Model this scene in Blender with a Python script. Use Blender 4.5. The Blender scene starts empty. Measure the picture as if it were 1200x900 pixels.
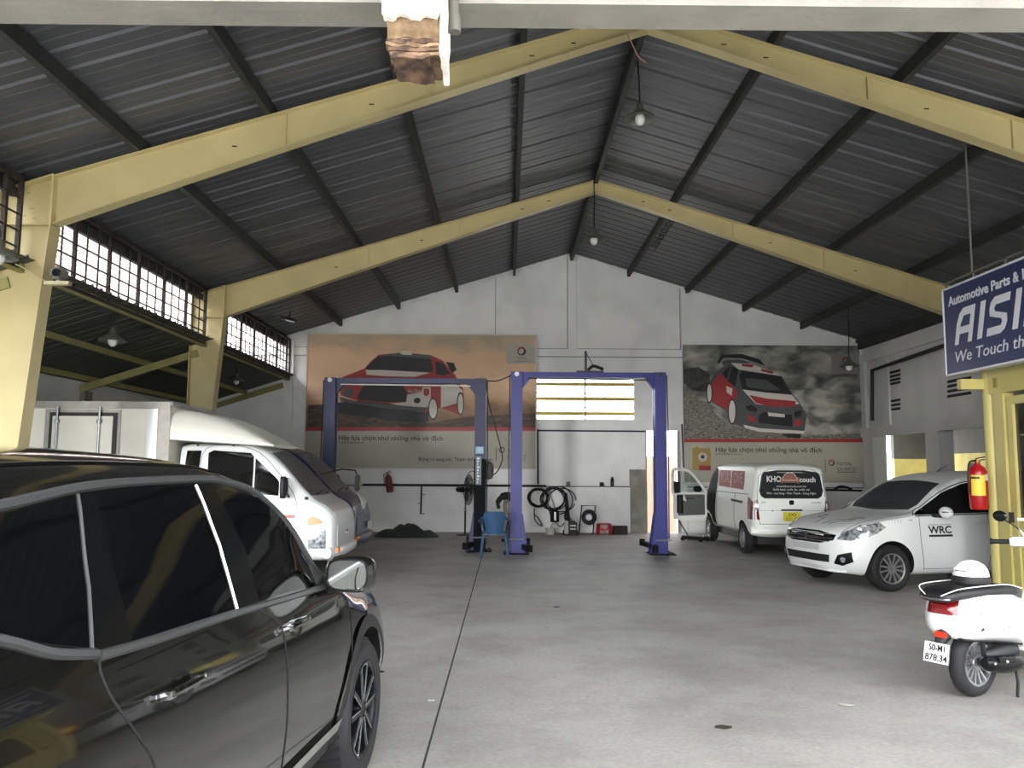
import bpy, bmesh, math, random
from mathutils import Vector, Matrix
from mathutils.bvhtree import BVHTree
R = math.radians
rnd = random.Random(7)
scene = bpy.context.scene
COL = scene.collection

# ------------------------------------------------------------------ camera
FPX, PITCH, YAW, ROLL, EYE = 970.0, 0.1021, 0.0062, 0.0054, 1.60
_r = Vector((math.cos(YAW), -math.sin(YAW), 0))
_f = Vector((math.sin(YAW) * math.cos(PITCH), math.cos(YAW) * math.cos(PITCH), math.sin(PITCH)))
_u = _r.cross(_f)
CR = math.cos(ROLL) * _r + math.sin(ROLL) * _u
CU = math.cos(ROLL) * _u - math.sin(ROLL) * _r
CAMP = Vector((0, 0, EYE))
cam_data = bpy.data.cameras.new('camera')
cam_data.sensor_width = 36.0
cam_data.lens = FPX / 1200.0 * 36.0
cam_data.clip_start = 0.05
cam = bpy.data.objects.new('camera', cam_data)
COL.objects.link(cam)
_b = -_f
cam.matrix_world = Matrix(((CR.x, CU.x, _b.x, 0), (CR.y, CU.y, _b.y, 0), (CR.z, CU.z, _b.z, EYE), (0, 0, 0, 1)))
scene.camera = cam

def ray(px, py):
    return (_f * FPX + CR * (px - 600.0) - CU * (py - 450.0)).normalized()
def at(px, py, y):
    """world point seen at a photo pixel, at depth y"""
    d = ray(px, py)
    return CAMP + d * (y / d.y)
def on_floor(px, py, z=0.0):
    d = ray(px, py)
    return CAMP + d * ((z - EYE) / d.z)
def on_x(px, py, x):
    d = ray(px, py)
    return CAMP + d * (x / d.x)

# ------------------------------------------------------------------ light
world = bpy.data.worlds.new('overcast_sky')
scene.world = world
world.use_nodes = True
_bg = world.node_tree.nodes['Background']
_bg.inputs[0].default_value = (0.965, 0.985, 1.03, 1)
_bg.inputs[1].default_value = 2.6
sun_data = bpy.data.lights.new('low_sun', 'SUN')
sun_data.energy = 0.13
sun_data.angle = R(3.5)
sun_data.color = (1.0, 0.985, 0.95)
sun = bpy.data.objects.new('low_sun', sun_data)
COL.objects.link(sun)
_sd = Vector((math.sin(R(15.0)), math.cos(R(15.0)), -math.tan(R(1.2))))
sun.rotation_euler = _sd.to_track_quat('-Z', 'Y').to_euler()
sun.location = (-6, -12, 9)
vs = scene.view_settings
vs.view_transform = 'Standard'
vs.look = 'None'
vs.gamma = 1.0
vs.use_curve_mapping = False
vs.exposure = 2.17

# ------------------------------------------------------------------ materials
MATS = {}
def lin(c):
    if isinstance(c, str):
        c = [int(c[i:i + 2], 16) / 255.0 for i in (0, 2, 4)]
        c = [x / 12.92 if x <= 0.04045 else ((x + 0.055) / 1.055) ** 2.4 for x in c]
    return (c[0], c[1], c[2], 1.0)
def mat(name, col, rough=0.6, metal=0.0, var=0.0, scale=4.0, bump=0.0, bscale=None, col2=None, coat=0.0, trans=0.0, spec=0.5, alpha=1.0, detail=6.0, emit=0.0, stretch=None, lo=0.35, hi=0.65):
    if name in MATS:
        return MATS[name]
    m = bpy.data.materials.new(name)
    m.use_nodes = True
    nt = m.node_tree
    b = nt.nodes['Principled BSDF']
    c = lin(col)
    b.inputs['Base Color'].default_value = c
    b.inputs['Roughness'].default_value = rough
    b.inputs['Metallic'].default_value = metal
    b.inputs['Specular IOR Level'].default_value = spec
    b.inputs['Coat Weight'].default_value = coat
    b.inputs['Coat Roughness'].default_value = 0.03
    b.inputs['Transmission Weight'].default_value = trans
    b.inputs['Alpha'].default_value = alpha
    if emit:
        b.inputs['Emission Color'].default_value = c
        b.inputs['Emission Strength'].default_value = emit
    if var or bump or col2 is not None:
        tc = nt.nodes.new('ShaderNodeTexCoord')
        src = tc.outputs['Object']
        if stretch:
            mp = nt.nodes.new('ShaderNodeMapping')
            mp.inputs['Scale'].default_value = stretch
            nt.links.new(src, mp.inputs[0])
            src = mp.outputs[0]
        no = nt.nodes.new('ShaderNodeTexNoise')
        no.inputs['Scale'].default_value = scale
        no.inputs['Detail'].default_value = detail
        nt.links.new(src, no.inputs['Vector'])
        if var or col2 is not None:
            rp = nt.nodes.new('ShaderNodeValToRGB')
            rp.color_ramp.elements[0].position = lo
            rp.color_ramp.elements[1].position = hi
            if col2 is not None:
                a, d = c, lin(col2)
            else:
                a = tuple(max(0, x * (1 - var)) for x in c[:3]) + (1,)
                d = tuple(min(1, x * (1 + var)) for x in c[:3]) + (1,)
            rp.color_ramp.elements[0].color = a
            rp.color_ramp.elements[1].color = d
            nt.links.new(no.outputs[0], rp.inputs[0])
            nt.links.new(rp.outputs[0], b.inputs['Base Color'])
        if bump:
            bp = nt.nodes.new('ShaderNodeBump')
            bp.inputs['Strength'].default_value = bump
            bp.inputs['Distance'].default_value = 0.02
            if bscale:
                n2 = nt.nodes.new('ShaderNodeTexNoise')
                n2.inputs['Scale'].default_value = bscale
                n2.inputs['Detail'].default_value = 8
                nt.links.new(src, n2.inputs['Vector'])
                nt.links.new(n2.outputs[0], bp.inputs['Height'])
            else:
                nt.links.new(no.outputs[0], bp.inputs['Height'])
            nt.links.new(bp.outputs[0], b.inputs['Normal'])
    MATS[name] = m
    return m

# ------------------------------------------------------------------ mesh builder
class MB:
    def __init__(s):
        s.v = []; s.f = []; s.mi = []; s.cur = 0
    def _add(s, vs_, fs_):
        o = len(s.v)
        s.v += [tuple(p) for p in vs_]
        for f in fs_:
            s.f.append([o + i for i in f]); s.mi.append(s.cur)
        return s
    def box(s, x0, x1, y0, y1, z0, z1):
        return s._add([(x0, y0, z0), (x1, y0, z0), (x1, y1, z0), (x0, y1, z0), (x0, y0, z1), (x1, y0, z1), (x1, y1, z1), (x0, y1, z1)],
                      [(0, 3, 2, 1), (4, 5, 6, 7), (0, 1, 5, 4), (1, 2, 6, 5), (2, 3, 7, 6), (3, 0, 4, 7)])
    def cbox(s, c, d, rot=None):
        x, y, z = d[0] / 2, d[1] / 2, d[2] / 2
        pts = [Vector(p) for p in ((-x, -y, -z), (x, -y, -z), (x, y, -z), (-x, y, -z), (-x, -y, z), (x, -y, z), (x, y, z), (-x, y, z))]
        if rot is not None:
            pts = [rot @ p for p in pts]
        c = Vector(c)
        return s._add([p + c for p in pts], [(0, 3, 2, 1), (4, 5, 6, 7), (0, 1, 5, 4), (1, 2, 6, 5), (2, 3, 7, 6), (3, 0, 4, 7)])
    def bar(s, p0, p1, w, h, up=(0, 0, 1)):
        """rectangular bar from p0 to p1, w sideways, h along up"""
        p0, p1 = Vector(p0), Vector(p1)
        d = (p1 - p0).normalized()
        up = Vector(up)
        sd = d.cross(up)
        if sd.length < 1e-4:
            sd = d.cross(Vector((1, 0, 0)))
        sd.normalize(); u = sd.cross(d).normalized()
        q = []
        for p in (p0, p1):
            for a, b in ((-1, -1), (1, -1), (1, 1), (-1, 1)):
                q.append(p + sd * (a * w / 2) + u * (b * h / 2))
        return s._add(q, [(3, 2, 1, 0), (4, 5, 6, 7), (0, 1, 5, 4), (1, 2, 6, 5), (2, 3, 7, 6), (3, 0, 4, 7)])
    def tube(s, path, r, n=8, cap=True, closed=False):
        path = [Vector(p) for p in path]
        m = len(path)
        rs = r if isinstance(r, (list, tuple)) else [r] * m
        rings = []
        prev = None
        for i, p in enumerate(path):
            if closed:
                d = path[(i + 1) % m] - path[i - 1]
            elif i == 0:
                d = path[1] - p
            elif i == m - 1:
                d = p - path[i - 1]
            else:
                d = path[i + 1] - path[i - 1]
            d.normalize()
            if prev is None:
                a = d.orthogonal().normalized()
            else:
                a = prev - d * prev.dot(d)
                a = a.normalized() if a.length > 1e-6 else d.orthogonal().normalized()
            prev = a
            b = d.cross(a)
            rings.append([p + (a * math.cos(2 * math.pi * k / n) + b * math.sin(2 * math.pi * k / n)) * rs[i] for k in range(n)])
        vs_ = [q for ring in rings for q in ring]
        fs_ = []
        for i in range(m if closed else m - 1):
            j = (i + 1) % m
            for k in range(n):
                fs_.append((i * n + k, i * n + (k + 1) % n, j * n + (k + 1) % n, j * n + k))
        if cap and not closed:
            fs_.append(tuple(range(n - 1, -1, -1)))
            fs_.append(tuple((m - 1) * n + k for k in range(n)))
        return s._add(vs_, fs_)
    def cyl(s, p0, p1, r0, r1=None, n=16):
        return s.tube([p0, p1], [r0, r0 if r1 is None else r1], n)
    def lathe(s, prof, o=(0, 0, 0), ax=(0, 0, 1), n=24, arc=None):
        """prof: list of (radius, height) about axis ax through o"""
        o = Vector(o); ax = Vector(ax).normalized()
        a = ax.orthogonal().normalized(); b = ax.cross(a)
        m = len(prof); vs_ = []
        for r, h in prof:
            for k in range(n):
                t = 2 * math.pi * k / n
                vs_.append(o + ax * h + (a * math.cos(t) + b * math.sin(t)) * r)
        fs_ = []
        for i in range(m - 1):
            for k in range(n):
                fs_.append((i * n + k, i * n + (k + 1) % n, (i + 1) * n + (k + 1) % n, (i + 1) * n + k))
        return s._add(vs_, fs_)
    def prism(s, pts, vec):
        """polygon (3d pts) extruded by vec"""
        n = len(pts); vec = Vector(vec)
        p = [Vector(q) for q in pts]
        return s._add(p + [q + vec for q in p], [tuple(range(n - 1, -1, -1)), tuple(range(n, 2 * n))] +
                      [(i, (i + 1) % n, n + (i + 1) % n, n + i) for i in range(n)])
    def ball(s, c, r, nu=12, nv=8, sc=(1, 1, 1), top=math.pi):
        c = Vector(c); vs_ = []; fs_ = []
        for j in range(nv + 1):
            t = top * j / nv
            for i in range(nu):
                a = 2 * math.pi * i / nu
                vs_.append(c + Vector((math.sin(t) * math.cos(a) * r * sc[0], math.sin(t) * math.sin(a) * r * sc[1], math.cos(t) * r * sc[2])))
        for j in range(nv):
            for i in range(nu):
                fs_.append((j * nu + i, (j + 1) * nu + i, (j + 1) * nu + (i + 1) % nu, j * nu + (i + 1) % nu))
        return s._add(vs_, fs_)
    def loft(s, rings, cap=True, closed=True):
        n = len(rings[0]); vs_ = [q for r_ in rings for q in r_]; fs_ = []
        for i in range(len(rings) - 1):
            for k in range(n if closed else n - 1):
                fs_.append((i * n + k, i * n + (k + 1) % n, (i + 1) * n + (k + 1) % n, (i + 1) * n + k))
        if cap:
            fs_.append(tuple(range(n - 1, -1, -1)))
            fs_.append(tuple((len(rings) - 1) * n + k for k in range(n)))
        return s._add(vs_, fs_)
    def xf(s, mtx):
        s.v = [tuple(mtx @ Vector(p)) for p in s.v]
        return s
    def build(s, name, m, parent=None, smooth=False, bevel=0.0, seg=2, angle=40, recalc=True, subsurf=0):
        me = bpy.data.meshes.new(name)
        me.from_pydata(s.v, [], s.f)
        ms = m if isinstance(m, (list, tuple)) else [m]
        for q in ms:
            me.materials.append(q)
        if len(ms) > 1:
            me.polygons.foreach_set('material_index', s.mi)
        if recalc or bevel:
            bm = bmesh.new(); bm.from_mesh(me)
            bmesh.ops.remove_doubles(bm, verts=bm.verts, dist=1e-6)
            bmesh.ops.recalc_face_normals(bm, faces=bm.faces)
            if bevel:
                es = [e for e in bm.edges if len(e.link_faces) == 2 and e.calc_face_angle(0) > R(30)]
                bmesh.ops.bevel(bm, geom=es, offset=bevel, segments=seg, affect='EDGES', clamp_overlap=True)
            bm.to_mesh(me); bm.free()
        o = bpy.data.objects.new(name, me)
        COL.objects.link(o)
        if smooth:
            me.shade_smooth()
            try:
                me.set_sharp_from_angle(angle=R(angle))
            except Exception:
                pass
        if subsurf:
            sm = o.modifiers.new('sub', 'SUBSURF'); sm.levels = subsurf; sm.render_levels = subsurf
        if parent is not None:
            o.parent = parent
        return o

def tag(o, label=None, cat=None, group=None, kind=None):
    if label: o['label'] = label
    if cat: o['category'] = cat
    if group: o['group'] = group
    if kind: o['kind'] = kind
    return o
def thing(name, label, cat, loc=(0, 0, 0), rotz=0.0, group=None):
    o = bpy.data.objects.new(name, None)
    o.empty_display_size = 0.2
    COL.objects.link(o)
    o.location = loc; o.rotation_euler = (0, 0, rotz)
    return tag(o, label, cat, group)
def struct(name, label, loc=(0, 0, 0)):
    o = bpy.data.objects.new(name, None)
    COL.objects.link(o); o.location = loc
    o['kind'] = 'structure'; o['label'] = label
    return o
def copy_tree(o, parent=None):
    c = o.copy(); COL.objects.link(c)
    if parent is not None: c.parent = parent
    for ch in [x for x in bpy.data.objects if x.parent == o]:
        copy_tree(ch, c)
    return c
def copy_part(o, loc):
    c = o.copy(); COL.objects.link(c); c.location = loc
    return c
def lerp(a, b, t): return a + (b - a) * t
def smooth_path(pts, n=6, closed=False):
    """Catmull-Rom through pts"""
    pts = [Vector(p) for p in pts]; out = []
    m = len(pts)
    for i in range(m if closed else m - 1):
        if closed:
            p0, p1, p2, p3 = pts[i - 1], pts[i], pts[(i + 1) % m], pts[(i + 2) % m]
        else:
            p1, p2 = pts[i], pts[i + 1]
            p0 = pts[i - 1] if i else p1 * 2 - p2
            p3 = pts[i + 2] if i + 2 < m else p2 * 2 - p1
        for k in range(n):
            t = k / n
            out.append(0.5 * ((2 * p1) + (p2 - p0) * t + (2 * p0 - 5 * p1 + 4 * p2 - p3) * t * t + (3 * p1 - p0 - 3 * p2 + p3) * t ** 3))
    if not closed: out.append(pts[-1])
    return out

# text as a mesh: returns (verts, faces) in the xy plane, baseline at y = 0
def text_mesh(body, size, align='LEFT', shear=0.0, extrude=0.0, bold=0.0, spacing=1.0):
    cu = bpy.data.curves.new('txt', 'FONT')
    cu.body = body; cu.size = size; cu.align_x = align; cu.shear = shear
    cu.extrude = extrude; cu.offset = bold; cu.space_character = spacing
    cu.resolution_u = 3
    ob = bpy.data.objects.new('txt', cu)
    COL.objects.link(ob)
    dg = bpy.context.evaluated_depsgraph_get()
    me = bpy.data.meshes.new_from_object(ob.evaluated_get(dg))
    vs_ = [v.co.copy() for v in me.vertices]; fs_ = [tuple(p.vertices) for p in me.polygons]
    bpy.data.objects.remove(ob); bpy.data.curves.remove(cu); bpy.data.meshes.remove(me)
    return vs_, fs_
def text(name, body, size, o, ex, ez, m, parent=None, width=None, align='LEFT', thick=0.0015, **kw):
    """lettering with origin o, running along ex, letter tops along ez"""
    vs_, fs_ = text_mesh(body, size, align, extrude=thick, **kw)
    if ' ' in body and len(body) > 8 and align == 'LEFT':
        # every word is a part of its own
        xs = [v.x for v in vs_]; full = max(xs) - min(xs); sx = width / full if width else 1.0; pos = 0; last = None
        for wd in body.split(' '):
            end = body.index(wd, pos) + len(wd); pos = end
            a = [v.x for v in text_mesh(body[:end], size, align, **kw)[0]]; c = [v.x for v in text_mesh(wd, size, align, **kw)[0]]
            last = text(name, wd, size, Vector(o) + Vector(ex).normalized() * ((max(a) - max(c)) * sx), ex, ez, m, parent, width=(max(c) - min(c)) * sx if len(wd) > 1 else None, thick=thick, **kw)
        return last
    ex = Vector(ex).normalized(); ez = Vector(ez).normalized(); o = Vector(o)
    nn = ex.cross(ez)
    sx = 1.0
    if width and vs_:
        xs = [v.x for v in vs_]
        sx = width / max(1e-6, max(xs) - min(xs))
    b = MB(); b._add([o + ex * (v.x * sx) + ez * v.y + nn * v.z for v in vs_], fs_)
    return b.build(name, m, parent, recalc=False)
# ------------------------------------------------------------------ common materials
WHITE = mat('white_wall_paint', 'efefec', 0.75, var=0.07, scale=1.3, bump=0.12, bscale=30)
WHITE2 = mat('grey_white_wall_paint', 'd2d3d0', 0.75, var=0.08, scale=1.1, bump=0.12, bscale=30)
PLASTER = mat('grey_plaster', '85827a', 0.8, var=0.10, scale=2.5, bump=0.25, bscale=18)
YELLOW = mat('cream_yellow_steel', 'bfb180', 0.42, var=0.07, scale=1.6, bump=0.04, bscale=12)
YELLOW2 = mat('yellow_office_paint', 'beb26c', 0.45, var=0.08, scale=2.0, bump=0.05, bscale=14)
OLIVE = mat('dirty_yellow_steel', '8f8a55', 0.6, var=0.15, scale=3)
PURLIN = mat('dark_grey_purlin', '303231', 0.6, var=0.2, scale=5, spec=0.3)
SHEET = mat('corrugated_zinc_sheet', '5c5e62', 0.46, metal=0.4, var=0.10, scale=1.2, stretch=(0.6, 4, 1))
SHEET2 = mat('dull_shed_sheet', '4a4c44', 0.6, metal=0.2, var=0.15, scale=1.5, stretch=(0.6, 4, 1))
DARK = mat('dark_metal', '17181a', 0.5, var=0.1, scale=8)
BLACK = mat('black_rubber', '0d0d0e', 0.6)
CHROME = mat('chrome', 'd8d8d8', 0.08, metal=1.0)
STEEL = mat('brushed_steel', '9a9c9e', 0.3, metal=0.9, var=0.05, scale=20)
GRILLE = mat('rusty_dark_bar', '2c2420', 0.7, var=0.3, scale=10)
SCREW = mat('dark_hole', '221d14', 0.8)
BLUE = mat('lift_blue_paint', '1a2276', 0.42, var=0.12, scale=3, bump=0.05, bscale=20)
GREASE = mat('greasy_dark_blue', '0b0d12', 0.8, var=0.35, scale=5, spec=0.2)
GLASSBULB = mat('frosted_bulb', 'd8d8d4', 0.25)
SHADE = mat('grey_lamp_shade', '6f7068', 0.45, metal=0.4)
REDP = mat('red_paint', 'b0201c', 0.35)
WIREB = mat('black_cable', '0f0f10', 0.5)

RX, RZ, RS = 1.675, 7.085, 0.3035          # roof ridge: x, underside of purlins, slope
def zp(x): return RZ - RS * abs(x - RX)
XL, XR, YF, YB = -5.87, 9.25, 4.31, 21.3     # eaves, front, back wall
PH = 0.17                                    # purlin height
FRAMES = (9.44, 15.31)

# concrete floor with joint
def concrete():
    m = bpy.data.materials.new('worn_concrete'); m.use_nodes = True
    nt = m.node_tree; b = nt.nodes['Principled BSDF']; N = nt.nodes.new; L = nt.links.new
    tc = N('ShaderNodeTexCoord')
    def noise(sc, det, rough=0.6):
        n = N('ShaderNodeTexNoise'); n.inputs['Scale'].default_value = sc; n.inputs['Detail'].default_value = det
        n.inputs['Roughness'].default_value = rough
        L(tc.outputs['Object'], n.inputs['Vector']); return n
    def ramp(n, p0, c0, p1, c1):
        r = N('ShaderNodeValToRGB'); e = r.color_ramp.elements
        e[0].position, e[0].color = p0, lin(c0); e[1].position, e[1].color = p1, lin(c1)
        L(n.outputs[0], r.inputs[0]); return r
    base = ramp(noise(0.45, 8), 0.35, '918f8a', 0.68, 'a5a39e')
    stain = ramp(noise(1.1, 10, 0.7), 0.36, '6b6964', 0.55, 'ffffff')
    grit = ramp(noise(30, 4), 0.3, 'c8c8c8', 0.6, 'ffffff')
    m1 = N('ShaderNodeMixRGB'); m1.blend_type = 'MULTIPLY'; m1.inputs[0].default_value = 0.28
    L(base.outputs[0], m1.inputs[1]); L(stain.outputs[0], m1.inputs[2])
    m2 = N('ShaderNodeMixRGB'); m2.blend_type = 'MULTIPLY'; m2.inputs[0].default_value = 0.5
    L(m1.outputs[0], m2.inputs[1]); L(grit.outputs[0], m2.inputs[2])
    L(m2.outputs[0], b.inputs['Base Color'])
    rr = N('ShaderNodeMapRange'); rr.inputs[3].default_value = 0.42; rr.inputs[4].default_value = 0.75
    L(noise(0.8, 6).outputs[0], rr.inputs[0]); L(rr.outputs[0], b.inputs['Roughness'])
    bp = N('ShaderNodeBump'); bp.inputs['Strength'].default_value = 0.12; bp.inputs['Distance'].default_value = 0.01
    L(noise(14, 8).outputs[0], bp.inputs['Height']); L(bp.outputs[0], b.inputs['Normal'])
    return m
CONC = concrete()
JOINT = mat('joint_filler', '2a2927', 0.9)
floor = struct('floor', 'worn grey concrete workshop floor with a long straight joint')
MB().box(-14, -0.447, -1, 21.5, -0.12, 0).build('concrete_slab', CONC, floor)
MB().box(-0.433, 14, -1, 21.5, -0.12, 0).build('concrete_slab', CONC, floor)
MB().box(-0.447, -0.433, -1, 21.5, -0.12, -0.0015).build('joint_strip', JOINT, floor)
yard = struct('floor_yard', 'grey ground outside around the workshop')
MB().box(-70, 70, -70, -1.01, -0.124, 0.0).build('paving', mat('yard_ground', 'dedbd4', 0.85, var=0.06), yard)
MB().box(-70, 70, -70, 70, -0.3, -0.125).build('soil', mat('yard_soil', 'dedbd4', 0.9, var=0.1), yard)

# ------------------------------------------------------------------ roof
ceiling = struct('ceiling', 'pitched roof of grey corrugated sheets on dark purlins')
def sheet_mesh(name, x_ridge, x_eave, zf, m, width=1.0, pitch=1 / 3.0):
    prof = []
    n = int(round(width / pitch))
    for k in range(n):
        y = k * pitch
        prof += [(y, 0), (y + pitch * 0.36, 0), (y + pitch * 0.37, 0.004), (y + pitch * 0.41, 0.004), (y + pitch * 0.42, 0), (y + pitch * 0.80, 0), (y + pitch * 0.86, 0.028), (y + pitch * 0.94, 0.028)]
    prof.append((width + 0.02, 0.0))
    b = MB(); vs_ = []; fs_ = []
    xs = [x_ridge, lerp(x_ridge, x_eave, 0.34), lerp(x_ridge, x_eave, 0.67), x_eave]
    for x in xs:
        for y, h in prof: vs_.append((x, y, zf(x) + h))
    m_ = len(prof)
    for j in range(len(xs) - 1):
        for i in range(m_ - 1): fs_.append((j * m_ + i, j * m_ + i + 1, (j + 1) * m_ + i + 1, (j + 1) * m_ + i))
    b._add(vs_, fs_)
    o = b.build(name, m, None, recalc=False)
    return o
zs = lambda x: zp(x) + PH + 0.004
for xe in (XL - 0.12, XR + 0.35):
    s0 = sheet_mesh('roof_sheet', RX, xe, zs, SHEET)
    s0.parent = ceiling; s0.location = (0, 4.1, 0.0)
    for k in range(1, 18):
        c = copy_part(s0, (0, 4.1 + k, 0.0015 * (k % 2)))
MB().box(RX - 0.3, RX + 0.3, 4.1, 22.1, zs(RX) + 0.012, zs(RX) + 0.05).build('ridge_cap', SHEET, ceiling)
def c_purlin(b, x, y0, y1, z0, h, w, side):
    t = 0.012
    pts = [(0, 0), (w, 0), (w, 0.03), (w - t, 0.03), (w - t, t), (t, t), (t, h - t), (w - t, h - t), (w - t, h - 0.03), (w, h - 0.03), (w, h), (0, h)]
    b.prism([(x + side * (p[0] - w / 2), y0, z0 + p[1]) for p in pts], (0, y1 - y0, 0))
for k in range(-4, 5):
    x = RX + 1.5 * k
    b = MB(); c_purlin(b, x, YF, YB + 0.02, zp(x) if k else zp(0.22 + RX), PH if k else PH + 0.06, 0.075, 1 if k >= 0 else -1)
    b.build('purlin', PURLIN, ceiling)
for x, sd in ((XL + 0.12, -1), (XR - 0.12, 1)):
    b = MB(); c_purlin(b, x, YF, YB, zp(x) - 0.10, 0.26, 0.10, sd)
    b.build('eave_purlin', PURLIN, ceiling)

# ------------------------------------------------------------------ portal frames
def half_frame(root, y, sgn):
    xe = XL if sgn < 0 else XR + 0.25
    def depth(d): return 0.25 + 0.36 * (d / 7.3) ** 1.2
    # rafter: web + two flanges
    D = abs(xe - RX)
    n = 10
    ds = [D * i / n for i in range(n + 1)]
    top = [(RX + sgn * d, zp(RX + sgn * d) - 0.004) for d in ds]
    bot = [(RX + sgn * d, zp(RX + sgn * d) - depth(d)) for d in ds]
    xin = xe - sgn * 0.60
    cut = lambda P: [p for p in P if (p[0] - xin) * sgn < 0]
    topc, botc = cut(top), cut(bot)
    topc.append((xin, zp(xin) - 0.004)); botc.append((xin, zp(xin) - depth(abs(xin - RX))))
    poly = topc + botc[::-1]
    b = MB(); b.prism([(p[0], y - 0.006, p[1]) for p in poly], (0, 0.012, 0))
    raf = b.build('rafter', YELLOW, root)
    for P, off in ((topc, -0.012), (botc, 0.0)):
        b = MB()
        for p, q in zip(P[:-1], P[1:]):
            b.prism([(p[0], y - 0.085, p[1] + off), (q[0], y - 0.085, q[1] + off), (q[0], y - 0.085, q[1] + off + 0.012), (p[0], y - 0.085, p[1] + off + 0.012)], (0, 0.17, 0))
        b.build('flange', YELLOW, raf)
    # splice plates and bolt holes on the web
    for d in (2.6, 4.3):
        x = RX + sgn * d
        b = MB().box(x - 0.008, x + 0.008, y - 0.04, y + 0.04, zp(x) - depth(d) + 0.01, zp(x) - 0.02)
        b.build('stiffener', YELLOW, raf)
    for d in (0.9, 1.4, 3.3, 4.9):
        x = RX + sgn * d
        MB().box(x - 0.03, x + 0.03, y - 0.0075, y - 0.005, zp(x) - depth(d) * 0.5 - 0.008, zp(x) - depth(d) * 0.5 + 0.008).build('slot_hole', SCREW, raf)
    # column, narrower at the foot
    xo = xe; zt_in = zp(xin) - depth(abs(xin - RX)); zt_o = zp(xo) - 0.03
    xb = xe - sgn * 0.25
    P = [(xo, 0.012), (xb, 0.012), (xin, zt_in), (xin, zp(xin) - 0.01), (xo, zt_o)]
    b = MB(); b.prism([(p[0], y - 0.006, p[1]) for p in P], (0, 0.012, 0))
    colm = b.build('column', YELLOW, root)
    def plate(p, q, w=0.22, t=0.014, nm='flange'):
        dx, dz = q[0] - p[0], q[1] - p[1]; l = math.hypot(dx, dz); nx, nz = -dz / l * t, dx / l * t
        bb = MB(); bb.prism([(p[0], y - w / 2, p[1]), (q[0], y - w / 2, q[1]), (q[0] + nx, y - w / 2, q[1] + nz), (p[0] + nx, y - w / 2, p[1] + nz)], (0, w, 0))
        bb.build(nm, YELLOW, colm)
    plate((xo, 0.012), (xo, zt_o)); plate((xb, 0.012), (xin, zt_in)); plate((xo, zt_o), (xin, zp(xin) - 0.01))
    plate((xin, zt_in - 0.02), (xin, zp(xin) + 0.0), 0.20, 0.03, 'end_plate'); plate((xin, zt_in), (xo, zt_in), 0.16, 0.012, 'stiffener')
    MB().box(min(xo, xb) - 0.08, max(xo, xb) + 0.08, y - 0.16, y + 0.16, 0.001, 0.013).build('base_plate', OLIVE, colm)
    for q in range(8):
        x = lerp(xo, xin, 0.2 + 0.6 * rnd.random()); z = zt_in + 0.05 + 0.4 * rnd.random()
        MB().box(x - 0.02, x + 0.02, y - 0.0075, y - 0.005, z, z + 0.012).build('rust_mark', OLIVE, colm)
for i, y in enumerate(FRAMES):
    t = thing('portal_frame', ['cream yellow steel portal frame nearest the entrance, column beside the box truck', 'cream yellow steel portal frame further back, in front of the white gable'][i], 'steel frame')
    half_frame(t, y, -1); half_frame(t, y, 1)

# ------------------------------------------------------------------ back wall
wall_back = struct('wall_back', 'white painted gable wall with pilasters and ledges')
def wpanel(x0, x1, z0, z1=None, y0=YB, y1=YB + 0.2, m=WHITE, nm='panel'):
    if z1 is None:
        top = [(x1, zs(x1))] + ([(RX, zs(RX))] if x0 < RX < x1 else []) + [(x0, zs(x0))]
    else:
        top = [(x1, z1), (x0, z1)]
    P = [(x0, z0), (x1, z0)] + top
    b = MB(); b.prism([(p[0], y0, p[1]) for p in P], (0, y1 - y0, 0))
    return b.build(nm, m, wall_back, bevel=0)
WX0, WX1, WZ0, WZ1 = 0.75, 3.32, 2.88, 4.02
DX0, DX1, DZ1 = 3.60, 4.42, 2.60
wpanel(-8.2, WX0, 0); wpanel(WX0, WX1, 0, WZ0); wpanel(WX0, WX1, WZ1); wpanel(WX1, DX0, 0); wpanel(DX0, DX1, DZ1); wpanel(DX1, 9.45, 0)
for x0, x1 in ((-0.30, -0.10), (1.58, 1.80), (4.52, 4.72), (9.02, 9.24), (-5.75, -5.5)):
    wpanel(x0, x1, 4.70 if -1 < x0 < 5 else 2.62, zp(x1 if x1 > RX else x0) + 0.1 if not x0 < RX < x1 else RZ - 0.05, YB - 0.11, YB, WHITE, 'pilaster')
wpanel(-7.9, 9.25, 4.50, 4.70, YB - 0.05, YB, WHITE, 'ring_beam')
wpanel(-7.9, DX1 + 0.1, 2.60, 2.84, YB - 0.07, YB, WHITE, 'ring_beam')
wpanel(DX1 + 0.1, 9.25, 2.66, 2.84, YB - 0.07, YB, WHITE, 'ring_beam')
for a, c in ((-7.9, DX0 - 0.25), (DX1 + 0.2, 9.25)):
    wpanel(a, c, 0, 1.17, YB - 0.10, YB, WHITE, 'dado_ledge')
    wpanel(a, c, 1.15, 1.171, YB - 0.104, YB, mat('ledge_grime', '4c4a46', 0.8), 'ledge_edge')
wpanel(DX0 - 0.45, DX0 - 0.04, 0, 1.6, YB - 0.112, YB, mat('stained_plaster', '8f8d84', 0.85, var=0.2, scale=4), 'stained_patch')
GAP_SHADE = mat('wall_gap_shade', '7d7d79', 0.9)  # grey lines on the wall gaps, also standing in for edge shade
for x in (-0.30, 1.575, 4.515): MB().box(x - 0.016, x, YB - 0.012, YB + 0.01, 4.70, zp(x) + 0.1).build('gap_shade_line', GAP_SHADE, wall_back)
for x in (1.805, 4.725): MB().box(x, x + 0.008, YB - 0.012, YB + 0.01, 4.70, zp(x) + 0.1).build('gap_shade_line', GAP_SHADE, wall_back)
for z in (4.492, 4.70): MB().box(-7.9, 9.2, YB - 0.056, YB + 0.01, z, z + 0.012).build('gap_shade_line', GAP_SHADE, wall_back)
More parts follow.
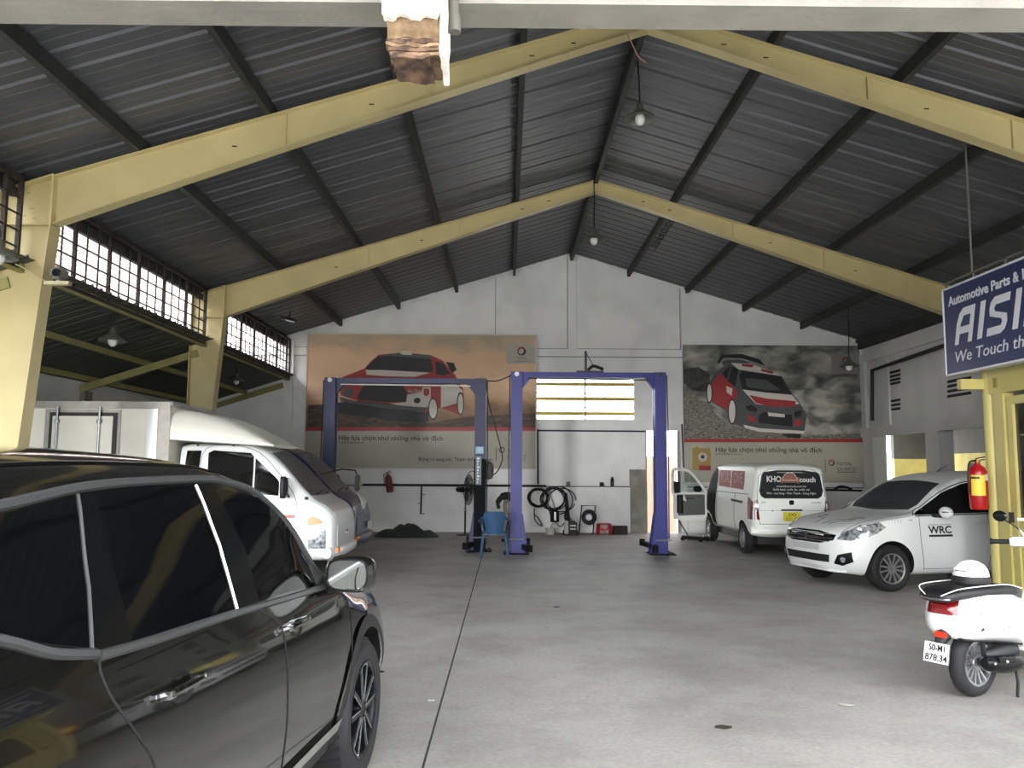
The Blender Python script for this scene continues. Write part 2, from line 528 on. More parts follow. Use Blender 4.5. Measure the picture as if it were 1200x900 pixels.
# crumbly plaster along the roof line
for k in range(60):
    x = rnd.uniform(-5.4, 9.0); s_ = rnd.uniform(0.03, 0.10)
    b = MB(); b.ball((x, YB - 0.01, zp(x) + PH - 0.02 - rnd.random() * 0.05), s_, 7, 5, (1.4, 0.35, 0.7)); b.build('plaster_lump', WHITE, wall_back)

# louvred window
window_1 = struct('window_1', 'bright louvred window with yellow slats behind the right lift')
LOUV = mat('yellow_louvre', 'd2b64a', 0.6)
b = MB()
b.box(WX0, WX1, YB + 0.02, YB + 0.18, WZ0 - 0.02, WZ0); b.box(WX0, WX1, YB + 0.02, YB + 0.18, WZ1, WZ1 + 0.02)
b.box(WX0, WX0 + 0.03, YB + 0.02, YB + 0.16, WZ0, WZ1); b.box(WX1 - 0.03, WX1, YB + 0.02, YB + 0.16, WZ0, WZ1)
b.build('window_frame', WHITE, window_1)
xm = (WX0 + WX1) / 2
MB().box(xm - 0.02, xm + 0.02, YB + 0.03, YB + 0.15, WZ0, WZ1).build('mullion', mat('grey_mullion', '77776f', 0.6), window_1)
for k in range(6):
    z = WZ0 + (k + 0.55) * (WZ1 - WZ0) / 6
    for a, c in ((WX0 + 0.03, xm - 0.02), (xm + 0.02, WX1 - 0.03)):
        b = MB()
        if k % 2 == 0:
            b.prism([(a, YB + 0.04, z), (a, YB + 0.12, z + 0.02), (a, YB + 0.12, z + 0.10), (a, YB + 0.04, z + 0.085)], (c - a, 0, 0))
            b.build('slat', LOUV, window_1)
        else:
            b.box(a, c, YB + 0.06, YB + 0.085, z, z + 0.026); b.build('slat', mat('grey_slat', '8a8a84', 0.6), window_1)

# back door opening with a wooden sheet standing outside
door_1 = struct('door_1', 'narrow bright back doorway half closed by a pinkish brown sheet')
WOODS = mat('pinkish_brown_board', 'a58c7c', 0.8, var=0.15, scale=6, stretch=(6, 1, 0.5))
b = MB(); b.box(DX0 - 0.03, DX0, YB - 0.02, YB + 0.2, 0, DZ1); b.box(DX1, DX1 + 0.04, YB - 0.02, YB + 0.2, 0, DZ1); b.build('door_frame', mat('door_frame_pink', 'b39d8c', 0.7), door_1)
for k in range(4):
    x0 = DX0 + 0.08 + k * 0.21
    MB().box(x0, x0 + 0.205, YB + 0.75 + 0.02 * (k % 2), YB + 0.78 + 0.02 * (k % 2), -0.1, 1.95).build('board', WOODS, door_1)

# ------------------------------------------------------------------ right wall with side room
wall_right = struct('wall_right', 'grey white side wall with vent slots, band beam and openings')
X0 = XR - 0.05
b = MB(); b.box(X0, X0 + 0.2, 4.31, YB, 2.60, zp(X0) + 0.25); b.build('upper_panel', WHITE2, wall_right)
b = MB(); b.box(X0 - 0.12, X0 + 0.02, 10.5, YB, 2.44, 2.68); b.build('band_beam', WHITE2, wall_right, bevel=0.01)
b = MB(); b.box(X0 - 0.10, X0 + 0.02, 10.5, YB, 4.36, 4.56); b.build('ring_beam', WHITE2, wall_right, bevel=0.01)
b = MB(); b.box(X0, X0 + 0.2, 4.31, 15.4, 0, 2.60); b.build('lower_panel', WHITE2, wall_right)
b = MB(); b.box(X0, X0 + 0.2, 15.4, 17.55, 0, 1.42); b.build('sill_panel', WHITE2, wall_right)
for y0, y1 in ((20.6, 21.3), (17.45, 18.0)):
    MB().box(X0 - 0.08, X0 + 0.24, y0, y1, 0, 2.5).build('pillar', WHITE2, wall_right)
MB().box(X0 - 0.08, X0 + 0.1, 20.95, 21.3, 2.6, 4.4).build('pilaster', WHITE2, wall_right)
MB().box(X0 - 0.05, X0 + 0.1, 19.7, 19.95, 2.6, 4.4).build('pilaster', WHITE2, wall_right)
VENT = mat('vent_dark', '2a2b2a', 0.8)
def slots(pxs, rows):
    for (xa, xb) in pxs:
        for (ya, yb_) in rows:
            p = on_x(xa, ya, X0 - 0.004); q = on_x(xb, yb_, X0 - 0.004)
            MB().box(X0 - 0.004, X0 + 0.01, q.y, p.y, (p.z + q.z) / 2 - 0.028, (p.z + q.z) / 2 + 0.028).build('vent_slot', VENT, wall_right)
            MB().box(X0 - 0.03, X0, q.y, p.y, (p.z + q.z) / 2 + 0.03, (p.z + q.z) / 2 + 0.045).build('vent_hood', WHITE2, wall_right)
slots([(1038, 1055)], [(438, 434), (442.5, 439), (447, 443.5), (451, 448), (471, 468.5), (476, 473.5), (481, 478.5)])
slots([(1110, 1138)], [(448, 442), (453, 448), (459, 454), (465, 460)])
b = MB(); b.tube([on_x(1022, 493, X0 - 0.14), on_x(1022, 434, X0 - 0.14), on_x(1060, 421, X0 - 0.14), on_x(1112, 403, X0 - 0.14)], 0.045, 8); b.build('conduit', DARK, wall_right, smooth=True)
# side room seen through the openings
wall_side = struct('wall_side_room', 'dim side room with a yellow washed wall seen through the openings')
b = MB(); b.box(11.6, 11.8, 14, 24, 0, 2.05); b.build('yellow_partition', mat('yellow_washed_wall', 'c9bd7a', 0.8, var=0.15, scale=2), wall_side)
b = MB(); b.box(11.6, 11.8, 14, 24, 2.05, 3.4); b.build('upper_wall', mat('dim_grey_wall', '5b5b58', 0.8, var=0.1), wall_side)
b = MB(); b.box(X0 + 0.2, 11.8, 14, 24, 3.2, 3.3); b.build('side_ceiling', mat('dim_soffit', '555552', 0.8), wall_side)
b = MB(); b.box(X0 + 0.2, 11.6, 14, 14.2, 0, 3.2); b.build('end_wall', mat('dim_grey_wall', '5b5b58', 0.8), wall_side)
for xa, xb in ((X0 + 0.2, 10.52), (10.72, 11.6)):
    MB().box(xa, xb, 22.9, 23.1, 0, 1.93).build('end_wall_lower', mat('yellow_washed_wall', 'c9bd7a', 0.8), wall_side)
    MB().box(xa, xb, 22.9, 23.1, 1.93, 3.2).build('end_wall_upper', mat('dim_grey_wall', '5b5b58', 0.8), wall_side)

# ------------------------------------------------------------------ front lintel wall over the entrance, added out-of-view canopy to shade the floor
trim_1 = struct('trim_1', 'grey concrete lintel beam across the top of the entrance')
MB().box(-14, 14, 4.07, 4.31, 4.0, 4.35).build('lintel', PLASTER, trim_1)
MB().box(-14, 14, 4.075, 4.305, 4.35, 7.4).build('gable_panel', mat('outside_white_paint', 'e6e6e2', 0.7), trim_1)
canopy = struct('ceiling_added_canopy', 'unseen flat canopy added above the lintel to shade the near floor')
MB().box(-14, 14, 0.6, 4.06, 5.3, 5.4).build('added_canopy_sheet', mat('added_canopy_sheet', '9a9a96', 0.7), canopy)
light_block = struct('wall_light_block', 'unseen walls added around the yard to block low sky light')
MB().box(1, 45, -15, -14.6, -0.1, 7.0).build('light_block_front', mat('light_block_grey', '5f605c', 0.8, var=0.1), light_block)  # added out of view, cuts the low sky at front right
MB().box(-16, -15.6, -14.6, 4.0, -0.1, 6.0).build('light_block_side', mat('light_block_grey', '5f605c', 0.8, var=0.1), light_block)  # added out of view, shades the left side

# ------------------------------------------------------------------ lean-to shed on the left
XS, XW = -5.47, -7.9
def zsh(x): return 3.86 - 0.32 * (abs(x) - 5.5)
shed = struct('ceiling_lean_to', 'dark lean-to shed roof on dirty yellow rafters left of the frames')
s0 = sheet_mesh('roof_sheet', XS, XW - 0.3, lambda x: zsh(x) + 0.1, SHEET2, 1.0, 0.25)
s0.parent = shed; s0.location = (0, 4.3, 0)
for k in range(1, 17): copy_part(s0, (0, 4.3 + k, 0.0015 * (k % 2)))
for x in (-5.62, -6.72, -7.7):
    MB().box(x - 0.03, x + 0.03, 4.3, YB, zsh(x), zsh(x) + 0.095).build('purlin', OLIVE, shed)
for y in (9.44, 15.31, 21.2):
    b = MB(); b.bar((-5.75, y, zsh(-5.75) - 0.07), (XW, y, zsh(XW) - 0.07), 0.08, 0.13); b.build('rafter', OLIVE, shed)
wall_left = struct('wall_left', 'white outer wall of the lean-to behind the trucks')
MB().box(XW - 0.2, XW, 4.3, YB + 0.2, 0, zsh(XW) + 0.08).build('panel', WHITE2, wall_left)
for y in (9.4, 15.3, 18.3): MB().box(XW, XW + 0.1, y, y + 0.28, 0, zsh(XW) - 0.1).build('pilaster', PLASTER, wall_left)
# neighbour's bright corrugated wall outside the grille
nb = MB(); vs_ = []; fs_ = []
n = 150
for k in range(n):
    z = 3.2 + 4.0 * k / (n - 1)
    x = -9.2 + 0.02 * (1 if k % 4 < 2 else -1)
    vs_ += [(x, 2, z), (x, 34, z)]
for k in range(n - 1): fs_.append((2 * k, 2 * k + 1, 2 * k + 3, 2 * k + 2))
nb._add(vs_, fs_)
o = nb.build('neighbouring_wall', mat('pale_corrugated_cladding', 'b9aca4', 0.6), None)
tag(o, 'bright pale corrugated cladding of the building outside the lattice grilles', 'wall cladding')

# lattice grilles above the lean-to
def grille(y0, y1, label):
    t = thing('lattice_grille', label, 'window grille', (-5.60, y0, 3.9), 0, 'lattice grilles above the lean-to')
    z1 = 0.95; L = y1 - y0
    b = MB(); b.box(-0.025, 0.025, 0, L, -0.05, 0.0); b.box(-0.025, 0.025, 0, L, z1, z1 + 0.05); b.box(-0.025, 0.025, 0, 0.04, 0, z1); b.box(-0.025, 0.025, L - 0.04, L, 0, z1)
    b.build('frame', GRILLE, t)
    n = int(round(L / 0.305))
    base = {}
    for k in range(1, n):
        w = 0.045 if k % 3 == 0 else 0.018
        if w not in base:
            base[w] = MB().box(-w / 2, w / 2, -w / 2, w / 2, 0, z1).build('upright_bar', GRILLE, t); base[w].location = (0, k * L / n, 0)
        else:
            copy_part(base[w], (0, k * L / n, 0))
    h0 = MB().box(-0.009, 0.009, 0, L, -0.009, 0.009).build('cross_bar', GRILLE, t); h0.location = (0, 0, z1 / 5)
    for k in range(2, 5): copy_part(h0, (0, 0, k * z1 / 5))
grille(4.5, 9.30, 'dark lattice grille nearest the entrance, mostly behind the first yellow column')
grille(9.58, 15.18, 'long dark lattice grille between the two yellow columns')
grille(15.45, 21.2, 'far dark lattice grille between second yellow column and the gable')
# ------------------------------------------------------------------ vehicle library (local: +x right, +y forward, z up)
def pchip(xs, ys, x):
    n = len(xs)
    if x <= xs[0]: return ys[0]
    if x >= xs[-1]: return ys[-1]
    h = [xs[i + 1] - xs[i] for i in range(n - 1)]
    d = [(ys[i + 1] - ys[i]) / h[i] for i in range(n - 1)]
    def sl(i):
        if i == 0: return d[0]
        if i == n - 1: return d[-1]
        if d[i - 1] * d[i] <= 0: return 0.0
        w1, w2 = 2 * h[i] + h[i - 1], h[i] + 2 * h[i - 1]
        return (w1 + w2) / (w1 / d[i - 1] + w2 / d[i])
    for i in range(n - 1):
        if x <= xs[i + 1]:
            t = (x - xs[i]) / h[i]
            return (ys[i] * (1 + 2 * t) * (1 - t) ** 2 + sl(i) * h[i] * t * (1 - t) ** 2 + ys[i + 1] * t * t * (3 - 2 * t) + sl(i + 1) * h[i] * t * t * (t - 1))
# station row: y, zb, ws, wm, zm, wb, zbelt, wt, zt, zc   (half widths and heights)
def ring_pts(p):
    zb, ws, wm, zm, wb, zl, wt, zt, zc = p
    ctl = [(0, zb), (ws * 0.88, zb), (ws, zb + 0.05), (wm * 0.99, lerp(zb + 0.05, zm, 0.6)), (wm, zm), (lerp(wm, wb, 0.35), lerp(zm, zl, 0.62)), (wb, zl), (lerp(wb, wt, 0.48), lerp(zl, zt, 0.5)), (wt, zt),
           (wt * 0.86, lerp(zt, zc, 0.52)), (wt * 0.5, lerp(zt, zc, 0.88)), (0, zc)]
    seg = [2, 2, 4, 4, 4, 4, 5, 5, 4, 4, 3]
    P = [Vector((a, 0, b)) for a, b in ctl]; out = []
    for i in range(len(P) - 1):
        p1, p2 = P[i], P[i + 1]
        p0 = P[i - 1] if i else Vector((-P[1].x, 0, P[1].z))
        p3 = P[i + 2] if i + 2 < len(P) else Vector((-P[-2].x, 0, P[-2].z))
        t0, t1 = 0.0, max(1e-4, (p1 - p0).length ** 0.5)
        t2 = t1 + max(1e-4, (p2 - p1).length ** 0.5); t3 = t2 + max(1e-4, (p3 - p2).length ** 0.5)
        for k in range(seg[i]):
            t = lerp(t1, t2, k / seg[i])
            a1 = p0 * ((t1 - t) / (t1 - t0)) + p1 * ((t - t0) / (t1 - t0)); a2 = p1 * ((t2 - t) / (t2 - t1)) + p2 * ((t - t1) / (t2 - t1)); a3 = p2 * ((t3 - t) / (t3 - t2)) + p3 * ((t - t2) / (t3 - t2))
            b1 = a1 * ((t2 - t) / (t2 - t0)) + a2 * ((t - t0) / (t2 - t0)); b2 = a2 * ((t3 - t) / (t3 - t1)) + a3 * ((t - t1) / (t3 - t1))
            c = b1 * ((t2 - t) / (t2 - t1)) + b2 * ((t - t1) / (t2 - t1))
            out.append((max(0.0, c.x) if i else c.x, c.z))
    out.append((0, zc))
    return out
def loft_body(rows, step=0.05):
    rows = sorted(rows)
    ys = [r[0] for r in rows]
    cols = list(zip(*[r[1:] for r in rows]))
    st = set(ys)
    y = ys[0]
    while y < ys[-1]: st.add(round(y, 4)); y += step
    st = sorted(st)
    st = [a for i, a in enumerate(st) if i == 0 or a - st[i - 1] > 0.012 or a in ys]
    rings = []
    for y in st:
        h = ring_pts([pchip(ys, c, y) for c in cols])
        full = [(a, y, b) for a, b in h] + [(-a, y, b) for a, b in h[-2:0:-1]]
        rings.append(full)
    b = MB(); b.loft(rings, cap=True)
    return b
def mesh_bvh(o):
    me = o.data
    return BVHTree.FromPolygons([v.co.copy() for v in me.vertices], [tuple(p.vertices) for p in me.polygons])
def cut(o, cutters):
    """boolean difference with a list of (MB, material)"""
    for b, m in cutters:
        c = b.build('cutter', m, o.parent)
        md = o.modifiers.new('cut', 'BOOLEAN'); md.operation = 'DIFFERENCE'; md.object = c; md.solver = 'EXACT'; md.material_mode = 'TRANSFER'
        dg = bpy.context.evaluated_depsgraph_get()
        me = bpy.data.meshes.new_from_object(o.evaluated_get(dg))
        o.modifiers.clear(); old = o.data; o.data = me; bpy.data.meshes.remove(old)
        bpy.data.objects.remove(c)
    o.data.shade_smooth()
    o.data.set_sharp_from_angle(angle=R(38))
    return o
AX = {'+x': (Vector((1, 0, 0)), Vector((0, 1, 0)), Vector((0, 0, 1))), '-x': (Vector((-1, 0, 0)), Vector((0, 1, 0)), Vector((0, 0, 1))),
      '+y': (Vector((0, 1, 0)), Vector((1, 0, 0)), Vector((0, 0, 1))), '-y': (Vector((0, -1, 0)), Vector((1, 0, 0)), Vector((0, 0, 1))), '+z': (Vector((0, 0, 1)), Vector((1, 0, 0)), Vector((0, 1, 0)))}
def hit(bvh, ax, u, v):
    n, eu, ev = AX[ax]
    o = eu * u + ev * v + n * 6.0
    loc, nor, idx, dist = bvh.ray_cast(o, -n)
    if loc is None:
        loc, nor, idx, dist = bvh.find_nearest(eu * u + ev * v + n * 0.8)
    if nor.dot(n) < 0: nor = -nor
    return loc, nor
def patch(bvh, ax, poly, name, m, parent, eps=0.004, grid=0.06, skirt=0.006, vs_fs=None):
    """a panel lying on the body: 2d polygon in the plane of view ax, pressed onto the surface"""
    bm = bmesh.new()
    if vs_fs:
        vv = [bm.verts.new((p[0], p[1], 0)) for p in vs_fs[0]]
        for f in vs_fs[1]:
            try: bm.faces.new([vv[i] for i in f])
            except ValueError: pass
        skirt = 0
    else:
        vv = [bm.verts.new((p[0], p[1], 0)) for p in poly]
        f = bm.faces.new(vv)
        us = [p[0] for p in poly]; ws = [p[1] for p in poly]
        for k, (lo, hi) in enumerate(((min(us), max(us)), (min(ws), max(ws)))):
            n = max(1, int((hi - lo) / grid))
            for i in range(1, n):
                c = lerp(lo, hi, i / n)
                co = (c, 0, 0) if k == 0 else (0, c, 0); no = (1, 0, 0) if k == 0 else (0, 1, 0)
                bmesh.ops.bisect_plane(bm, geom=bm.verts[:] + bm.edges[:] + bm.faces[:], plane_co=co, plane_no=no)
    bnd = set(e for e in bm.edges if len(e.link_faces) == 1)
    low = {}
    for v in bm.verts:
        loc, nor = hit(bvh, ax, v.co.x, v.co.y)
        v.co = loc + nor * eps
        low[v] = loc - nor * skirt
    if skirt:
        nv = {}
        for e in bnd:
            for v in e.verts:
                if v not in nv: nv[v] = bm.verts.new(low[v])
        for e in bnd:
            a, c = e.verts
            bm.faces.new((a, c, nv[c], nv[a]))
    bmesh.ops.recalc_face_normals(bm, faces=bm.faces)
    n0 = AX[ax][0]
    tot = sum((f.normal.dot(n0) * f.calc_area() for f in bm.faces), 0.0)
    if tot < 0: bmesh.ops.reverse_faces(bm, faces=bm.faces)
    me = bpy.data.meshes.new(name); bm.to_mesh(me); bm.free()
    me.materials.append(m); me.shade_smooth(); me.set_sharp_from_angle(angle=R(45))
    o = bpy.data.objects.new(name, me); COL.objects.link(o); o.parent = parent
    return o
def seam(bvh, ax, pts, name, m, parent, r=0.004, step=0.03, off=0.0, closed=False):
    """a thin line (door gap, trim, wiper) following the surface"""
    q = []
    pts = list(pts) + ([pts[0]] if closed else [])
    for a, c in zip(pts[:-1], pts[1:]):
        n = max(1, int(math.hypot(c[0] - a[0], c[1] - a[1]) / step))
        for k in range(n): q.append((lerp(a[0], c[0], k / n), lerp(a[1], c[1], k / n)))
    q.append(pts[-1])
    P = []
    for u, v in q:
        loc, nor = hit(bvh, ax, u, v); P.append(loc + nor * off)
    P = [p for i, p in enumerate(P) if i == 0 or (p - P[i - 1]).length > 1e-4]
    b = MB(); b.tube(P, r, 6)
    return b.build(name, m, parent, smooth=True, recalc=False)
def decal(bvh, ax, body, size, u, v, name, m, parent, mirror=False, width=None, eps=0.003, rot=0.0, **kw):
    vs_, fs_ = text_mesh(body, size, **kw)
    xs = [p.x for p in vs_]; w = max(xs) - min(xs); s = width / w if width else 1.0
    sg = -1 if mirror else 1
    c, sn = math.cos(rot), math.sin(rot)
    V = [(u + sg * (p.x * s * c - p.y * sn), v + p.x * s * sn + p.y * c) for p in vs_]
    return patch(bvh, ax, None, name, m, parent, eps=eps, vs_fs=(V, fs_))
def curve2(pts, n=5): return [(p.x, p.y) for p in smooth_path([(a, b, 0) for a, b in pts], n)]
def both(fn):
    for sd in ('+x', '-x'): fn(sd)

TYRE = mat('tyre_rubber', '18181a', 0.75, bump=0.1, bscale=60)
WELL = mat('wheel_well_black', '060606', 0.9)
ALLOY = mat('silver_alloy', 'b9bbbe', 0.25, metal=0.85)
DALLOY = mat('dark_alloy', '25272a', 0.3, metal=0.7)
TGLASS = mat('tinted_glass', '050607', 0.03, spec=0.6)
SGLASS = mat('windscreen_glass', '34393a', 0.12, spec=0.7)
GLOSSBLK = mat('gloss_black_trim', '08090a', 0.15)
MATBLK = mat('matt_black_plastic', '141516', 0.6)
SEAMM = mat('panel_gap', '050505', 0.9)
LAMPCLR = mat('headlamp_clear', 'a3a8ac', 0.15, metal=0.6, var=0.75, scale=22)
LAMPRED = mat('tail_lamp_red', '6d0c12', 0.12, coat=0.6)
AMBER = mat('amber_lens', 'd8791c', 0.2)
PLATEY = mat('yellow_plate', 'e6dc3c', 0.5)
PLATEW = mat('white_plate', 'dcdcd8', 0.5)
INK = mat('black_ink', '111112', 0.6)
WPAINT = mat('white_car_paint', 'd9dbd9', 0.28, coat=0.5)
def wheel(parent, x, y, r, w, side, rim_r, style, tm=TYRE, spokes=10, steer=0.0):
    """side +1 = outer face towards +x"""
    e = MB()
    prof = [(rim_r, -w / 2 + 0.01), (rim_r + 0.012, -w / 2), (r - 0.035, -w / 2 - 0.006), (r - 0.008, -w / 2 + 0.02), (r, -w / 2 + 0.05), (r, w / 2 - 0.05), (r - 0.008, w / 2 - 0.02), (r - 0.035, w / 2 + 0.006), (rim_r + 0.012, w / 2), (rim_r, w / 2 - 0.01), (rim_r - 0.02, w / 2 - 0.04), (rim_r - 0.02, -w / 2 + 0.02), (rim_r, -w / 2 + 0.01)]
    e.lathe(prof, n=40)
    for k in range(40):       # tread blocks
        a = 2 * math.pi * k / 40
        m_ = Matrix.Rotation(a, 3, 'Z')
        e.cbox(m_ @ Vector((r - 0.002, 0, 0.02)), (0.010, 0.012, w * 0.66), m_ @ Matrix.Rotation(R(18), 3, 'X'))
    rot = Matrix.Rotation(R(90) * side, 4, 'Y')
    rot = Matrix.Rotation(steer, 4, 'Z') @ rot
    ty = e.xf(rot).build('wheel', tm, parent, smooth=True, angle=35)
    ty.location = (x, y, r)
    b = MB()
    b.lathe([(rim_r + 0.004, w / 2 - 0.012), (rim_r + 0.004, w / 2 + 0.002), (rim_r - 0.016, w / 2 - 0.004), (rim_r - 0.022, w / 2 - 0.05), (rim_r - 0.03, -w / 2 + 0.03)], n=40)
    if style == 'steel':
        b.lathe([(rim_r - 0.025, w / 2 - 0.05), (rim_r * 0.72, w / 2 - 0.045), (rim_r * 0.5, w / 2 - 0.01), (rim_r * 0.3, w / 2 - 0.012), (rim_r * 0.28, w / 2 + 0.004), (0.001, w / 2 + 0.004)], n=32)
    else:
        b.lathe([(rim_r * 0.26, w / 2 - 0.045), (rim_r * 0.24, w / 2 - 0.012), (rim_r * 0.12, w / 2 - 0.008), (0.001, w / 2 - 0.006)], n=24)
        for k in range(spokes):
            a = 2 * math.pi * (k if style == 'multi' else (k // 2) + (0.17 if k % 2 else -0.17)) / (spokes if style == 'multi' else spokes / 2)
            a2 = a if style == 'multi' else a + (0.12 if k % 2 else -0.12)
            d0 = Vector((math.cos(a), math.sin(a), 0)); d1 = Vector((math.cos(a2), math.sin(a2), 0))
            b.bar(d0 * rim_r * 0.15 + Vector((0, 0, w / 2 - 0.02)), d1 * (rim_r - 0.01) + Vector((0, 0, w / 2 - 0.018)), rim_r * (0.13 if style != 'multi' else 0.10), 0.028)
    rm = ALLOY if style != 'dark' else DALLOY
    if style == 'steel': rm = mat('painted_steel_wheel', '8b8d8d', 0.4, metal=0.5)
    rim = b.xf(rot).build('rim', rm, ty, smooth=True, angle=30)
    if style == 'dark':
        for k in range(spokes):
            a = 2 * math.pi * ((k // 2) + (0.17 if k % 2 else -0.17)) / (spokes / 2); a2 = a + (0.12 if k % 2 else -0.12)
            d0 = Vector((math.cos(a), math.sin(a), 0)); d1 = Vector((math.cos(a2), math.sin(a2), 0)); sd_ = Vector((-math.sin(a2), math.cos(a2), 0)) * (rim_r * .055 * (1 if k % 2 else -1))
            q = MB(); q.bar(d0 * rim_r * 0.2 + sd_ + Vector((0, 0, w / 2 - 0.004)), d1 * (rim_r - 0.012) + sd_ + Vector((0, 0, w / 2 - 0.003)), rim_r * .03, .004); q.xf(rot).build('spoke_face', ALLOY, ty)
    if style != 'steel':
        d = MB(); d.lathe([(rim_r - 0.028, -0.01), (0.001, -0.012)], n=32); d.cyl((0, 0, -0.01), (0, 0, 0.02), rim_r * 0.62, n=32)
        d.xf(rot).build('brake_disc', DARK, ty, smooth=True, angle=30)
    return ty
def arch_cut(y, r, w=0.5, side_in=0.45, zc=None):
    b = MB(); b.cyl((-1.4, y, r if zc is None else zc), (-side_in, y, r if zc is None else zc), w, n=48)
    c = MB(); c.cyl((side_in, y, r if zc is None else zc), (1.4, y, r if zc is None else zc), w, n=48)
    return [(b, WELL), (c, WELL)]
def handle(bvh, ax, u, v, L, m, parent, name='door_handle'):
    loc, nor = hit(bvh, ax, u, v); l2, n2 = hit(bvh, ax, u + 0.02, v)
    d = (l2 - loc).normalized()
    b = MB()
    P = [loc - d * L / 2 - nor * 0.004, loc - d * L * 0.42 + nor * 0.03, loc + nor * 0.036, loc + d * L * 0.42 + nor * 0.03, loc + d * L / 2 - nor * 0.004]
    b.tube(smooth_path(P, 4), 0.013, 8)
    return b.build(name, m, parent, smooth=True)
# ------------------------------------------------------------------ black SUV in the foreground
SUVP = mat('black_car_paint', '0b0b0a', 0.12, coat=1.0)
SUVTRIM = mat('grey_window_trim', '3a3c3c', 0.35, metal=0.3)
suv = thing('suv', 'glossy black SUV with tinted windows parked in the left foreground', 'car', (-1.6394, 4.540, 0), -0.0944)
suv_rows = [
 (0.92, .42, .46, .52, .58, .46, .70, .40, .74, .77),
 (0.86, .34, .60, .68, .60, .60, .77, .50, .81, .84),
 (0.70, .27, .74, .83, .62, .73, .84, .62, .88, .91),
 (0.40, .25, .80, .90, .64, .82, .90, .70, .945, .985),
 (0.0, .25, .84, .925, .66, .86, .955, .74, 1.00, 1.045),
 (-.38, .25, .85, .925, .68, .862, 1.035, .77, 1.085, 1.13),
 (-.75, .25, .85, .92, .70, .855, 1.055, .735, 1.36, 1.42),
 (-1.12, .25, .85, .92, .71, .85, 1.065, .665, 1.535, 1.60),
 (-1.45, .25, .85, .92, .72, .85, 1.075, .635, 1.572, 1.658),
 (-2.0, .25, .85, .92, .73, .85, 1.09, .615, 1.578, 1.672),
 (-2.7, .26, .85, .92, .75, .85, 1.11, .605, 1.555, 1.65),
 (-3.2, .28, .83, .91, .78, .84, 1.13, .59, 1.50, 1.59),
 (-3.48, .32, .80, .88, .78, .81, 1.12, .57, 1.40, 1.46),
 (-3.62, .36, .74, .84, .78, .77, 1.08, .60, 1.20, 1.24),
 (-3.69, .42, .66, .76, .74, .70, .98, .58, 1.02, 1.05)]
suv_body = loft_body(suv_rows).build('body', SUVP, suv, smooth=True)
suv_bv = mesh_bvh(suv_body)
cut(suv_body, arch_cut(0.0, 0.36, 0.415, 0.5) + arch_cut(-2.66, 0.36, 0.415, 0.5))
def arch_ring(bvh, ax, y, zc, r0, r1, m, parent, a0=-12, a1=192, name='arch_cladding', n=28, eps=0.012):
    V = []; F_ = []
    for i in range(n + 1):
        a = R(lerp(a0, a1, i / n))
        for r in (r0, lerp(r0, r1, 0.5), r1): V.append((y + math.cos(a) * r, zc + math.sin(a) * r))
    for i in range(n):
        for j in range(2): F_.append((i * 3 + j, i * 3 + j + 1, i * 3 + j + 4, i * 3 + j + 3))
    return patch(bvh, ax, None, name, m, parent, eps=eps, vs_fs=(V, F_))
